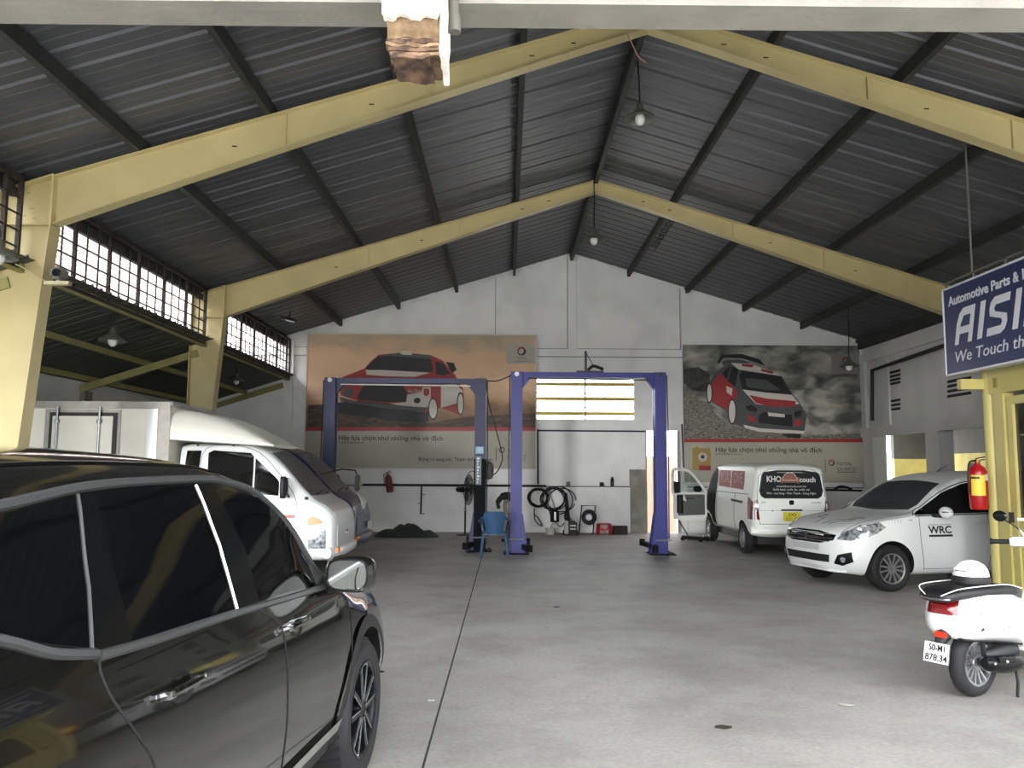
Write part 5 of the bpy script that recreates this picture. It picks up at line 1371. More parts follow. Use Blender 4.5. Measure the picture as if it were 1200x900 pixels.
q0, q1 = at(533, 38, 3.9), at(531, -20, 3.9)
b = MB(); b.cyl(q0, q1, .026, n=14); b.cyl(q0 - Vector((0, 0, .0)), q0 + Vector((0, 0, .08)), .031, n=14)
tag(b.build('drain_pipe', mat('grey_pipe', '5d5b55', .5, metal=.2), None, smooth=True), 'short grey pipe stub beside the broken brick stub on the lintel', 'pipe')

# ------------------------------------------------------------------ office booth, blue sign, fire extinguisher
XO = 5.98
ob_ = thing('office_booth', 'yellow steel framed glazed office booth at the right edge', 'office booth', (XO, 10.36, 0))
def obx(nm, x0, x1, y0, y1, z0, z1, m=YELLOW2, bev=.006): return MB().box(x0, x1, y0, y1, z0, z1).build(nm, m, ob_, bevel=bev)
b = MB(); b.cyl((.07, -.08, 0), (.07, -.08, 2.85), .085, n=20); b.build('corner_post', YELLOW2, ob_, smooth=True)
obx('frame_post', .02, .16, -.42, -.20, 0, 2.62); obx('header', .0, .14, -2.6, -.16, 2.55, 2.85); obx('header_cleat', -.01, .02, -.36, -.28, 2.62, 2.74, OLIVE)
obx('door_stile', .04, .12, -.56, -.44, .1, 2.5); obx('door_stile', .04, .12, -1.50, -1.38, .1, 2.5); obx('door_rail', .045, .115, -1.38, -.56, 2.40, 2.5); obx('door_rail', .045, .115, -1.38, -.56, .94, 1.06); obx('door_panel', .06, .10, -1.38, -.56, .1, .94)
obx('frame_post', .02, .16, -1.64, -1.50, 0, 2.55); obx('wall_panel', .04, .12, -2.6, -1.64, 0, 1.0); obx('frame_post', .02, .16, -2.7, -2.56, 0, 2.85)
obx('stub_beam', -.30, .0, -.10, .0, 2.62, 2.75)
b = MB(); b.box(.075, .085, -1.38, -.56, 1.06, 2.40); dg_ = b.build('door_glass', mat('dim_office_glass', '2b2c28', .06, spec=.6), ob_)
b = MB(); b.box(.07, .09, -1.30, -.64, 2.02, 2.04); b.build('glazing_bar', OLIVE, dg_)
obx('side_glass', .075, .085, -2.56, -1.64, 1.0, 2.55, mat('dim_office_glass', '2b2c28', .06))
obx('back_panel', .16, 2.9, -.12, -.04, 0, 2.85, WHITE2); obx('roof_panel', .0, 3.0, -2.7, .0, 2.85, 2.93, WHITE2); obx('front_panel', .16, 2.9, -2.66, -2.58, 0, 2.85, WHITE2)
MB().box(-.01, .03, -.50, -.46, 1.0, 1.12).build('door_handle', DARK, ob_)

NAVY = mat('navy_sign_face', '1d2a56', .35, var=.04, scale=3)
SLET = mat('white_sign_letter', 'd6d8dc', .5)
sg = thing('hanging_sign', 'navy blue hanging sign lettered AISIN above the yellow booth', 'sign', (5.70, 10.62, 2.83))
H_, L_ = 1.12, 3.1
MB().box(0, .08, -L_, 0, 0, H_).build('sign_box', NAVY, sg)
for z in (0, H_): MB().box(-.012, .09, -L_ - .01, .01, z - .012, z + .012).build('sign_edge', SLET, sg)
for y in (0, -L_): MB().box(-.012, .09, y - .012, y + .012, 0, H_).build('sign_edge', SLET, sg)
text('sign_lettering', 'Automotive Parts & Lubricants', .165, (-.004, -.13, .885), (0, -1, 0), (0, 0, 1), SLET, sg, width=2.30, bold=.004)
text('sign_lettering', 'We Touch the Future', .20, (-.004, -.20, .14), (0, -1, 0), (0, 0, 1), SLET, sg, width=2.30, shear=.18)
# the big slanted letters, drawn as strokes
def glyph(strokes, y0, z0, sx, sz, sh=.28):
    for st in strokes:
        b_ = MB(); pts = [Vector((-.006, y0 - (u * sx + v * sz * sh), z0 + v * sz)) for u, v in st]; b_.prism(pts, (-.004, 0, 0)); b_.build('big_letter', SLET, sg)
A_ = [[(0, 0), (.22, 0), (.22, .55), (.36, .78), (.78, .78), (.78, 1), (.30, 1), (.10, .86), (0, .60)], [(.78, 0), (1, 0), (1, 1), (.78, 1)], [(.22, .28), (.78, .28), (.78, .48), (.22, .48)]]
I_ = [[(0, 0), (.26, 0), (.26, 1), (0, 1)]]
S_ = [[(0, 0), (.72, 0), (.93, .10), (1, .28), (.93, .48), (.30, .62), (.24, .70), (.30, .79), (1.02, .79), (1.02, 1), (.22, 1), (.04, .88), (0, .70), (.06, .52), (.70, .38), (.75, .29), (.70, .21), (0, .21)]]
N_ = [[(0, 0), (.22, 0), (.22, 1), (0, 1)], [(.0, 1), (.28, 1), (1, 0), (.72, 0)], [(.78, 0), (1, 0), (1, 1), (.78, 1)]]
y_ = -.24
for gl, adv, sx in ((A_, .50, .38), (I_, .20, .38), (S_, .50, .38), (I_, .20, .38), (N_, .50, .38)):
    glyph(gl, y_, .36, sx, .44); y_ -= adv
# hanger rail above the sign
b = MB(); b.bar((.04, .02, H_ + .09), (.04, -L_, H_ + .09), .025, .025); hr = b.build('hanger_rail', SHADE, sg)
for y in (-.02, -.65, -1.3, -2.2, -3.0):
    MB().box(.03, .05, y - .01, y + .01, H_, H_ + .09).build('hanger_strap', SHADE, hr)
for y in (-.62, -2.4): MB().box(.03, .05, y - .01, y + .01, H_ + .1, zs(5.74) - 2.83 - .0).build('hanger_rod', SHADE, hr)

def extinguisher(name_label, p, h=.52, r=.085, old=False, tilt=0.0):
    t = thing('fire_extinguisher', name_label, 'fire extinguisher', p); t.rotation_euler = (0, tilt, 0)
    red = mat('extinguisher_red', 'a01218', .3, coat=.3) if not old else mat('old_extinguisher_red', '6b2f25', .5, var=.2)
    b = MB(); b.lathe([(.001, 0), (r * .85, 0), (r, .03), (r, h * .80), (r * .8, h * .90), (r * .35, h * .96), (r * .3, h), (.001, h)], n=28); b.build('cylinder', red, t, smooth=True)
    b = MB(); b.lathe([(r * .3, h), (r * .35, h + .01), (r * .35, h + .04), (.001, h + .045)], n=14); b.build('valve', mat('brass_valve', 'a58a4c', .35, metal=.8), t, smooth=True)
    b = MB(); b.bar((-.02, 0, h + .05), (.10, 0, h + .075), .018, .012); b.bar((-.02, 0, h + .03), (.09, 0, h + .04), .018, .010); b.build('lever', BLACK, t)
    b = MB(); b.tube(smooth_path([(-.02, -.02, h + .03), (-r * 1.1, -.03, h), (-r * 1.25, -.02, h * .7), (-r * 1.15, -.01, h * .35)], 5), .011, 8); b.build('hose', BLACK, t, smooth=True)
    if not old:
        V = []; F_ = []; n = 14
        for k in range(n + 1):
            a = R(lerp(-165, -75, k / n)); V += [(math.cos(a) * (r + .0015), math.sin(a) * (r + .0015), h * .30), (math.cos(a) * (r + .0015), math.sin(a) * (r + .0015), h * .74)]
        for k in range(n): F_.append((2 * k, 2 * k + 2, 2 * k + 3, 2 * k + 1))
        b = MB(); b._add(V, F_); b.build('yellow_label', mat('yellow_label', 'd8c23c', .5), t, smooth=True)
        for za, zb_, cc in ((.62, .74, 'b3161a'), (.66, .70, '22231c')):
            V = []; F_ = []
            for k in range(n + 1):
                a = R(lerp(-165, -110, k / n)); rr = r + .0025 + (.001 if cc == '22231c' else 0); V += [(math.cos(a) * rr, math.sin(a) * rr, h * za), (math.cos(a) * rr, math.sin(a) * rr, h * zb_)]
            for k in range(n): F_.append((2 * k, 2 * k + 2, 2 * k + 3, 2 * k + 1))
            b = MB(); b._add(V, F_); b.build('label_band', mat('label_' + cc, cc if cc != 'b3161a' else 'c9b43a', .5), t, smooth=True)
        V = []; F_ = []
        for k in range(n + 1):
            a = R(lerp(-75, -30, k / n)); V += [(math.cos(a) * (r + .002), math.sin(a) * (r + .002), h * .62), (math.cos(a) * (r + .002), math.sin(a) * (r + .002), h * .76)]
        for k in range(n): F_.append((2 * k, 2 * k + 2, 2 * k + 3, 2 * k + 1))
        b = MB(); b._add(V, F_); b.build('white_label', mat('pinkish_white_label', 'd9c2c0', .5), t, smooth=True)
    MB().box(-.02, .02, r * .6, r + .04, h * .86, h * 1.0).build('wall_bracket', STEEL, t)
    return t
ep = at(1148, 597, 10.08)
extinguisher('red fire extinguisher with yellow label hung on the yellow booth post', (ep.x, 10.08, ep.z), .56, .105)
ep = at(457, 577, 21.08)
extinguisher('old dull red fire extinguisher hung on the back wall under the orange banner', (ep.x, 21.08, ep.z), .46, .085, True, R(-8))
# ------------------------------------------------------------------ printed banners on the back wall
YBN = YB - 0.115
def wl(px, py): p = at(px, py, YBN); return (p.x, p.z)
def banner(label, tl, br, org, sc, name='wall_banner'):
    x0, z1 = wl(*tl); x1, z0 = wl(*br)
    t = thing(name, label, 'banner', (x0, YBN, z0))
    W, H = x1 - x0, z1 - z0
    def uv(zx, zy):
        p = wl(org[0] + zx / sc, org[1] + zy / sc); return (min(max(p[0] - x0, .0), W), min(max(p[1] - z0, .0), H))
    def layer(nm, pts, m, k, raw=False):
        P = pts if raw else [uv(*p) for p in pts]
        b = MB(); b.prism([(u, -.004 - k * .002, v) for u, v in P], (0, .0025, 0)); return b.build(nm, m, t)
    def ell(cx, cy, rx, ry, n=24): return [(cx + rx * math.cos(2 * math.pi * k / n), cy + ry * math.sin(2 * math.pi * k / n)) for k in range(n)]
    def txt(s, a, e, size_px, m, k=8, **kw):
        u0, v0 = uv(*a); u1, v1 = uv(*e)
        return text('printed_lettering', s, size_px / sc * YBN / 970.0, (u0, -.004 - k * .002, v0), (1, 0, 0), (0, 0, 1), m, t, width=u1 - u0, thick=.001, **kw)
    MB().box(0, W, 0, .06, 0, H).build('backing_board', mat('banner_back', '8c8a80', .8), t)
    return t, W, H, uv, layer, ell, txt
def ramp_mat(name, stops, scale, stretch=(1, 1, 1), detail=8, grad=None, rough=.55):
    """noise print; grad = colours mixed from bottom to top of the print"""
    m = bpy.data.materials.new(name); m.use_nodes = True; nt = m.node_tree; b = nt.nodes['Principled BSDF']; N = nt.nodes.new; L = nt.links.new
    b.inputs['Roughness'].default_value = rough
    tc = N('ShaderNodeTexCoord'); mp = N('ShaderNodeMapping'); mp.inputs['Scale'].default_value = stretch; L(tc.outputs['Object'], mp.inputs[0])
    n = N('ShaderNodeTexNoise'); n.inputs['Scale'].default_value = scale; n.inputs['Detail'].default_value = detail; n.inputs['Distortion'].default_value = .6; L(mp.outputs[0], n.inputs['Vector'])
    r = N('ShaderNodeValToRGB'); e = r.color_ramp.elements
    while len(e) < len(stops): e.new(.5)
    for q, (p, c) in zip(e, stops): q.position = p; q.color = lin(c)
    if grad is None:
        L(n.outputs[0], r.inputs[0])
    else:
        sx = N('ShaderNodeSeparateXYZ'); L(tc.outputs['Object'], sx.inputs[0])
        mr = N('ShaderNodeMapRange'); mr.inputs[1].default_value = grad[0]; mr.inputs[2].default_value = grad[1]; L(sx.outputs[2], mr.inputs[0])
        ad = N('ShaderNodeMath'); ad.operation = 'MULTIPLY_ADD'; ad.inputs[1].default_value = grad[2]; L(n.outputs[0], ad.inputs[0])
        sb = N('ShaderNodeMath'); sb.operation = 'SUBTRACT'; sb.inputs[1].default_value = grad[2] * .5; L(mr.outputs[0], sb.inputs[0]); L(sb.outputs[0], ad.inputs[2])
        L(ad.outputs[0], r.inputs[0])
    L(r.outputs[0], b.inputs['Base Color'])
    return m
PRED = mat('print_red', '9c2c2e', .5); PWHT = mat('print_white', 'cfc9c0', .5); PBLK = mat('print_black', '17171a', .5); PGRY = mat('print_grey', '4a4c4e', .5)
PANEL = mat('print_panel_beige', 'a9a696', .55, var=.06, scale=1.5); PLOGO = mat('print_logo_box', 'b5aea4', .5)
PINK_ = mat('print_ink', '1c1b1a', .5); PORG = mat('print_orange', 'c06a30', .5); PBLU = mat('print_blue', '3a4a78', .5); PGOLD = mat('print_gold', '9c8248', .4, metal=.2); PSTRIPE = mat('print_stripe_red', '9e2b2e', .5)
def total_logo(layer, ell, cx, cy, r, k):
    def arcb(a0, a1, r0, r1, m):
        n = 10
        pts = [(cx + r0 * math.cos(R(lerp(a0, a1, i / n))), cy + r0 * math.sin(R(lerp(a0, a1, i / n)))) for i in range(n + 1)] + [(cx + r1 * math.cos(R(lerp(a1, a0, i / n))), cy + r1 * math.sin(R(lerp(a1, a0, i / n)))) for i in range(n + 1)]
        layer('printed_emblem', pts, m, k)
    arcb(200, 330, r, r * .6, PRED); arcb(-30, 80, r, r * .55, PBLK); arcb(80, 200, r, r * .72, PGRY)
# left banner -----------------------------------------------------------
t, W, H, uv, layer, ell, txt = banner('orange brown banner with a jumping red and white rally car', (361, 391), (628, 550), (350, 380), 4.138)
bgm = ramp_mat('print_dust_orange', [(.0, '574839'), (.22, '83674c'), (.36, 'c09a78'), (.55, 'eac5a0'), (.8, 'e0bb96'), (1.0, 'b3a28c')], 1.1, (1, 1, 1.6), grad=(.85, H, .55))
layer('printed_scene', [(0, 0), (W, 0), (W, H), (0, H)], bgm, 0, True)
layer('printed_ground', [(45, 392), (190, 385), (300, 400), (480, 395), (520, 470), (640, 480), (800, 450), (1147, 430), (1147, 505), (45, 505)], ramp_mat('print_dark_grass', [(.3, '2c2722'), (.5, '4a3c2e'), (.7, '6a5038')], 5, (1, 1, 3)), 1)
layer('printed_panel', [(0, 0), (W, 0)] + [uv(1150, 514), uv(30, 514)], PANEL, 2, True)
layer('printed_stripe', [(30, 499), (1150, 499), (1150, 517), (30, 517)], PSTRIPE, 3)
layer('printed_car_shadow', [(190, 380), (300, 370), (560, 400), (620, 480), (500, 470), (250, 440), (120, 420)], PBLK, 2)
layer('printed_car_body', [(195, 285), (215, 255), (320, 215), (345, 185), (388, 148), (500, 138), (640, 150), (700, 178), (755, 240), (798, 315), (803, 390), (780, 440), (690, 405), (650, 420), (600, 430), (560, 405), (430, 385), (290, 372), (205, 345)], PRED, 4)
layer('printed_car_hood', [(325, 222), (400, 222), (640, 235), (560, 255), (420, 252), (330, 245)], PWHT, 5)
layer('printed_windscreen', [(322, 213), (385, 155), (520, 152), (640, 168), (652, 222), (640, 234), (500, 225), (335, 220)], PBLK, 5)
layer('printed_roof_strip', [(388, 150), (500, 137), (640, 150), (648, 170), (500, 158)], PGRY, 6)
layer('printed_roof_scoop', [(490, 140), (505, 128), (545, 130), (550, 150), (505, 148)], PWHT, 7)
layer('printed_grille', [(285, 350), (318, 292), (420, 285), (505, 292), (527, 335), (520, 376), (400, 378), (290, 365)], PBLK, 6)
layer('printed_bumper', [(527, 340), (600, 330), (640, 320), (642, 395), (590, 412), (500, 395), (440, 385), (521, 378)], PWHT, 5)
layer('printed_bumper_lip', [(200, 352), (290, 376), (560, 400), (640, 405), (600, 425), (400, 405), (205, 375)], PGRY, 7)
layer('printed_side', [(690, 295), (760, 290), (795, 320), (797, 380), (760, 385), (690, 405)], PWHT, 5)
layer('printed_side_glass', [(662, 180), (700, 190), (735, 240), (700, 250), (668, 240)], PBLK, 6)
layer('printed_wing', [(712, 182), (752, 188), (766, 222), (745, 236)], PBLK, 6)
layer('printed_wheel', ell(652, 410, 24, 54), PBLK, 7); layer('printed_wheel', ell(652, 410, 19, 47), PWHT, 8)
layer('printed_wheel', ell(785, 384, 18, 56), PBLK, 7); layer('printed_wheel', ell(785, 386, 13, 48), PWHT, 8)
layer('printed_rear_wheel', [(580, 425), (632, 425), (630, 470), (590, 478)], PBLK, 7)
layer('printed_lamp', ell(575, 370, 16, 14), PBLK, 8); layer('printed_lamp', ell(240, 330, 26, 24), PGRY, 7)
layer('printed_light_streak', [(300, 283), (770, 288), (770, 292), (300, 290)], PWHT, 9)
txt('Abu Dhabi', (530, 332), (598, 332), 24, PWHT, 9)
layer('printed_door_badge', [(600, 306), (640, 306), (640, 345), (620, 358), (600, 345)], PWHT, 8); layer('printed_door_badge', [(606, 312), (634, 312), (634, 340), (620, 350), (606, 340)], PRED, 9)
layer('printed_logo_box', [(1009, 96), (1150, 96), (1150, 190), (1009, 190)], PLOGO, 3)
total_logo(layer, ell, 1081, 131, 21, 6); txt('TOTAL', (1058, 170), (1103, 170), 17, PINK_, 6); txt('LUBRIFIANTS', (1048, 183), (1112, 183), 9, PGRY, 6)
txt('Hãy lựa chọn như những nhà vô địch', (193, 561), (697, 561), 31, PINK_, 6, bold=.0015)
txt('www.total.com.vn', (193, 577), (318, 577), 13, PINK_, 6)
txt('Động cơ sung sức. Thách thức thời gian.', (582, 662), (944, 662), 24, PINK_, 6, bold=.001)
layer('printed_rule', [(956, 600), (959, 600), (959, 662), (956, 662)], PINK_, 6)
txt('TOTAL', (1010, 622), (1086, 622), 19, PINK_, 6); txt('QUARTZ', (1010, 648), (1102, 648), 22, PGRY, 6, shear=.3); txt('LUBRIFIANTS', (1010, 661), (1100, 661), 9, PGRY, 6)
fr_ = mat('bright_banner_edge', 'dcdad2', .5)
for nm, a, c in (('edge_strip', (-.012, .0), (.012, H)), ('edge_strip', (W - .012, 0), (W + .02, H)), ('edge_strip', (0, -.02), (W, .012)), ('edge_strip', (0, H - .008), (W, H + .014))):
    MB().box(a[0], c[0], -.03, .0, a[1], c[1]).build(nm, fr_, t)
# right banner ----------------------------------------------------------
t, W, H, uv, layer, ell, txt = banner('grey banner with a red and white rally car throwing up gravel dust', (800, 404), (1013, 566), (780, 390), 4.736)
layer('printed_scene', [(0, 0), (W, 0), (W, H), (0, H)], ramp_mat('print_grey_dust', [(.25, '343531'), (.42, '64645e'), (.55, '95948c'), (.72, 'bcb9ae')], 1.5, (1, 1, 1.8)), 0, True)
layer('printed_gravel', [(98, 300), (230, 400), (350, 520), (700, 570), (1100, 560), (1105, 592), (98, 592)], ramp_mat('print_gravel', [(.35, '44443e'), (.6, '857f75'), (.75, 'a8a294')], 14, (1, 1, 2)), 1)
layer('printed_dark_dust', [(100, 200), (180, 190), (250, 230), (235, 330), (150, 320), (100, 280)], ramp_mat('print_black_dust', [(.35, '1c1c1a'), (.65, '4a4944')], 4), 1)
layer('printed_panel', [(0, 0), (W, 0)] + [uv(1115, 600), uv(90, 600)], PANEL, 2, True)
layer('printed_stripe', [(90, 589), (1115, 589), (1115, 608), (90, 608)], PSTRIPE, 3)
layer('printed_car_body', [(228, 390), (235, 285), (262, 245), (315, 190), (362, 168), (470, 172), (605, 222), (645, 242), (700, 335), (742, 385), (782, 455), (770, 545), (700, 560), (520, 545), (375, 505), (345, 440), (255, 385)], PGRY, 4)
layer('printed_door', [(240, 300), (300, 225), (345, 260), (400, 330), (370, 420), (345, 430), (255, 380)], PRED, 5)
layer('printed_side_glass', [(312, 225), (360, 182), (402, 205), (385, 300), (345, 270)], PBLK, 6)
layer('printed_pillar', [(360, 182), (368, 180), (345, 268), (338, 262)], PGRY, 7)
layer('printed_roof', [(362, 168), (470, 172), (605, 222), (640, 240), (430, 208), (405, 205)], PWHT, 6)
layer('printed_roof_mark', [(420, 172), (490, 178), (480, 192), (425, 186)], PRED, 7); layer('printed_roof_mark', [(530, 200), (600, 218), (590, 228), (530, 212)], PRED, 7)
layer('printed_windscreen', [(408, 235), (425, 212), (640, 245), (700, 340), (560, 330), (425, 312)], PBLK, 6)
layer('printed_windscreen_shine', [(440, 250), (560, 262), (640, 320), (560, 318), (450, 300)], PGRY, 7)
layer('printed_bonnet', [(425, 315), (560, 333), (700, 345), (742, 395), (640, 412), (500, 395)], PWHT, 6)
layer('printed_bonnet_red', [(462, 345), (560, 365), (722, 380), (715, 410), (600, 412), (500, 390)], PRED, 7)
layer('printed_front', [(440, 370), (500, 400), (640, 425), (740, 405), (775, 460), (765, 545), (690, 555), (480, 530), (430, 480)], PGRY, 6)
layer('printed_grille', [(515, 460), (540, 440), (700, 455), (702, 522), (515, 500)], PBLK, 7)
layer('printed_grille_plate', [(565, 442), (660, 452), (660, 470), (570, 462)], PWHT, 8)
layer('printed_lamp', [(440, 408), (480, 400), (510, 425), (500, 440), (455, 432)], PBLK, 8); layer('printed_lamp', [(712, 438), (755, 430), (750, 465), (715, 468)], PBLK, 8)
layer('printed_red_trim', [(450, 455), (490, 465), (505, 500), (460, 490)], PRED, 7); layer('printed_red_trim', [(715, 485), (755, 480), (750, 515), (710, 520)], PRED, 7)
layer('printed_bumper_lip', [(430, 510), (520, 530), (770, 545), (768, 560), (520, 550), (440, 528)], PWHT, 7)
layer('printed_spoiler', [(283, 168), (308, 122), (420, 118), (520, 148), (552, 185), (500, 165), (420, 142), (320, 138), (296, 172)], PBLK, 8)
layer('printed_spoiler_plate', [(312, 160), (340, 150), (430, 152), (470, 172), (362, 168), (320, 185)], PGRY, 7)
for cx, cy, rx, ry in ((242, 335, 18, 58), (368, 438, 24, 72)):
    layer('printed_wheel', ell(cx, cy, rx, ry), PBLK, 7); layer('printed_wheel', ell(cx, cy, rx - 6, ry - 9), PWHT, 8)
layer('printed_front_tyre', [(640, 560), (752, 562), (745, 585), (680, 582)], PBLK, 5)
layer('printed_number', [(335, 295), (370, 310), (365, 350), (338, 330)], PWHT, 8)
layer('printed_logo_box', [(918, 120), (1100, 120), (1100, 228), (918, 228)], mat('print_logo_box_grey', '8f8c86', .5), 3)
total_logo(layer, ell, 1000, 155, 22, 6); txt('TOTAL', (975, 205), (1035, 205), 18, PINK_, 6)
layer('printed_oil_can', [(148, 640), (245, 640), (250, 668), (250, 765), (148, 762)], PGOLD, 5); layer('printed_oil_can', [(165, 636), (180, 630), (182, 645), (166, 648)], PGOLD, 6); layer('printed_oil_can_band', [(185, 735), (250, 738), (250, 765), (185, 763)], PRED, 6); layer('printed_oil_can_ring', ell(205, 690, 26, 26), PLOGO, 6); layer('printed_oil_can_ring', ell(205, 688, 10, 10), PBLK, 7)
txt('Hãy lựa chọn như những nhà vô địch', (275, 660), (862, 660), 35, PINK_, 6, bold=.0015)
txt('www.total.com.vn', (275, 676), (420, 676), 14, PINK_, 6)
layer('printed_rule', [(884, 705), (887, 705), (887, 775), (884, 775)], PGRY, 6)
total_logo(layer, ell, 920, 722, 17, 6); txt('TOTAL', (946, 735), (1036, 735), 24, PINK_, 6); txt('QUARTZ', (948, 764), (1055, 764), 25, PGRY, 6, shear=.3)
layer('printed_rule', [(948, 771), (1055, 771), (1055, 775), (948, 775)], PGRY, 6)
# ------------------------------------------------------------------ pipes and clutter along the back wall
def pipe(label, pts, r, m=DARK, cat='pipe', name='wall_pipe'):
    b = MB(); b.tube(pts, r, 8); return tag(b.build(name, m, None, smooth=True), label, cat)
YW = YB - .13
pipe('long black air pipe running along the wall ledge behind the fan', [at(425, 568, YW), at(640, 569.5, YW)], .03)
pipe('dark vertical pipe beside the edge of the orange banner', [at(630, 503, YW), at(630.5, 567, YW)], .022, mat('dark_blue_pipe', '20264a', .5))
pipe('thin dark pipe running level under the louvred window', [at(629, 504.5, YW + .02), at(756, 505.5, YW + .02)], .018, mat('dark_blue_pipe', '20264a', .5))
pipe('blue vertical pipe beside the back doorway', [at(799, 497, YW), at(801, 548, YW)], .022, mat('dark_blue_pipe', '20264a', .5))
pipe('black pipe along the wall between van and right corner', [at(965, 574, YW), at(1010, 575, YW)], .025)
t = thing('air_tap_spur', 'short black pipe spur with taps hanging below the air pipe', 'pipe', at(494, 570, YW))
b = MB(); b.tube([(0, 0, 0), (-.01, -.01, -.70)], .02, 8); b.build('spur_pipe', DARK, t, smooth=True)
for dz, dx in ((-.20, .09), (-.42, -.08), (-.69, .09)):
    b = MB(); b.tube([(0, -.01, dz), (dx, -.03, dz)], .013, 6); b.build('tap', STEEL, t, smooth=True)
pipe('black cable and plug tucked on the pipe right of the van', smooth_path([at(978, 573, YW - .04), at(985, 570, YW - .05), at(992, 571, YW - .05), at(998, 573.5, YW - .04)], 4), .03, WIREB, 'cable', 'plug_cluster')

# standing fan
fb = on_floor(545, 626); fb.y = min(fb.y, 20.3)
fb = at(545, 620, 20.25)
t = thing('standing_fan', 'black standing fan turned sideways in front of the back wall', 'fan', (fb.x, 20.25, 0), R(74))
b = MB(); b.lathe([(.001, .03), (.05, .03), (.22, .012), (.22, 0), (.001, 0)], n=28); b.build('base', BLACK, t, smooth=True)
b = MB(); b.tube([(0, 0, .02), (0, 0, .62)], .022, 10); b.tube([(0, 0, .60), (0, 0, 1.06)], .014, 10); b.build('pole', BLACK, t, smooth=True)
MB().cyl((0, 0, .58), (0, 0, .66), .03, n=12).build('height_collar', STEEL, t, smooth=True)
b = MB(); b.loft([oval(.02, 1.06, 1.12, .03), oval(.06, 1.02, 1.16, .07), oval(.20, 1.03, 1.15, .06), oval(.24, 1.06, 1.12, .03)]); b.build('motor', BLACK, t, smooth=True)
FC = Vector((0, -.08, 1.09)); fr_ = .36
b = MB()
for ry, rr in ((-.06, .12), (-.05, .24), (0, fr_), (.05, .24)):
    b.tube([FC + Vector((rr * math.cos(a), ry, rr * math.sin(a))) for a in [2 * math.pi * k / 36 for k in range(36)]], .007 if rr == fr_ else .004, 5, closed=True)
for k in range(40):
    a = 2 * math.pi * k / 40; d = Vector((math.cos(a), 0, math.sin(a)))
    b.tube([FC + d * .05 + Vector((0, -.065, 0)), FC + d * .24 + Vector((0, -.05, 0)), FC + d * fr_], .003, 4, cap=False); b.tube([FC + d * .05 + Vector((0, .06, 0)), FC + d * .24 + Vector((0, .05, 0)), FC + d * fr_], .003, 4, cap=False)
tag(b.build('cage', DARK, t), kind='stuff')
for k in range(3):
    a0 = 2 * math.pi * k / 3; b = MB(); P = []
    for i in range(7):
        a = a0 + lerp(-.42, .42, i / 6); P.append(FC + Vector((math.cos(a) * .30, .02 * math.sin(i), math.sin(a) * .30)))
    P = [FC + Vector((math.cos(a0 + .35) * .06, .02, math.sin(a0 + .35) * .06))] + P[::-1] + [FC + Vector((math.cos(a0 - .35) * .06, -.02, math.sin(a0 - .35) * .06))]
    b.prism(P, (0, .005, 0)); b.build('blade', mat('dark_grey_blade', '3c3e40', .4), t)
MB().cyl(FC + Vector((0, -.07, 0)), FC + Vector((0, .12, 0)), .05, n=14).build('hub', BLACK, t, smooth=True)

# blue plastic armchair
CHB = mat('blue_plastic', '24486a', .45)
t = thing('plastic_chair', 'blue plastic armchair between the two lifts', 'chair', (-.21, 15.42, 0), 0)
for sx in (-1, 1):
    b = MB(); b.tube([(sx * .25, -.22, 0), (sx * .20, -.18, .42)], [.022, .028], 8); b.build('leg', CHB, t, smooth=True)
    b = MB(); b.tube([(sx * .25, .24, 0), (sx * .21, .20, .42)], [.022, .028], 8); b.build('leg', CHB, t, smooth=True)
    b = MB(); b.tube(smooth_path([(sx * .20, -.24, .72), (sx * .27, -.12, .66), (sx * .285, .08, .635), (sx * .25, .22, .60), (sx * .22, .22, .44)], 4), .024, 8); b.build('armrest', CHB, t, smooth=True)
b = MB(); b.loft([[(-.21, -.20, .40), (.21, -.20, .40), (.21, -.20, .43), (-.21, -.20, .43)], [(-.23, .0, .395), (.23, .0, .395), (.23, 0, .425), (-.23, 0, .425)], [(-.22, .23, .41), (.22, .23, .41), (.22, .23, .44), (-.22, .23, .44)]]); b.build('seat', CHB, t, bevel=.01)
b = MB(); rings = []
for z, w, y in ((.42, .155, -.20), (.55, .17, -.225), (.68, .195, -.25), (.78, .20, -.275), (.83, .15, -.285)):
    n = 8; f = [(lerp(-w, w, k / n), y - .03 + .05 * (2 * k / n - 1) ** 2, z) for k in range(n + 1)]; rings.append(f + [(x, yy - .014, zz) for x, yy, zz in f[::-1]])
b.loft(rings); b.build('backrest', CHB, t, smooth=True, angle=50)

# coiled hoses on a wall hook
t = thing('hose_coil', 'tangle of black hoses coiled on a hook under the louvred window', 'hose', at(640, 572, YW - .05))
for i, (cx, cz, rx, n) in enumerate(((-.20, -.24, .24, 5), (.18, -.26, .30, 4), (.36, -.30, .36, 2))):
    P = []
    for k in range(n * 24):
        a = 2 * math.pi * k / 24; r_ = rx * (1 + .10 * math.sin(k * .37 + i)); P.append((cx + r_ * math.cos(a) + .02 * math.sin(k * .21), -.03 - .012 * (k / 24) + .01 * math.sin(k * .5), cz + r_ * .9 * math.sin(a)))
    b = MB(); b.tube(P, .014, 6); b.build('hose_loop', WIREB, t, smooth=True)
b = MB(); b.tube(smooth_path([(-.30, -.03, -.5), (-.28, -.04, -.8), (-.10, -.04, -.95), (-.2, -.04, -.75), (-.3, -.04, -.66)], 6), .012, 6)
b.tube(smooth_path([(.05, -.03, -.5), (.15, -.05, -.75), (.35, -.05, -.95), (.50, -.04, -.78), (.55, -.04, -.5)], 6), .012, 6); b.build('hose_tail', WIREB, t, smooth=True)
b = MB(); b.tube([(0, .05, .02), (0, -.10, 0), (0, -.11, .05)], .015, 6); b.build('hook', STEEL, t)
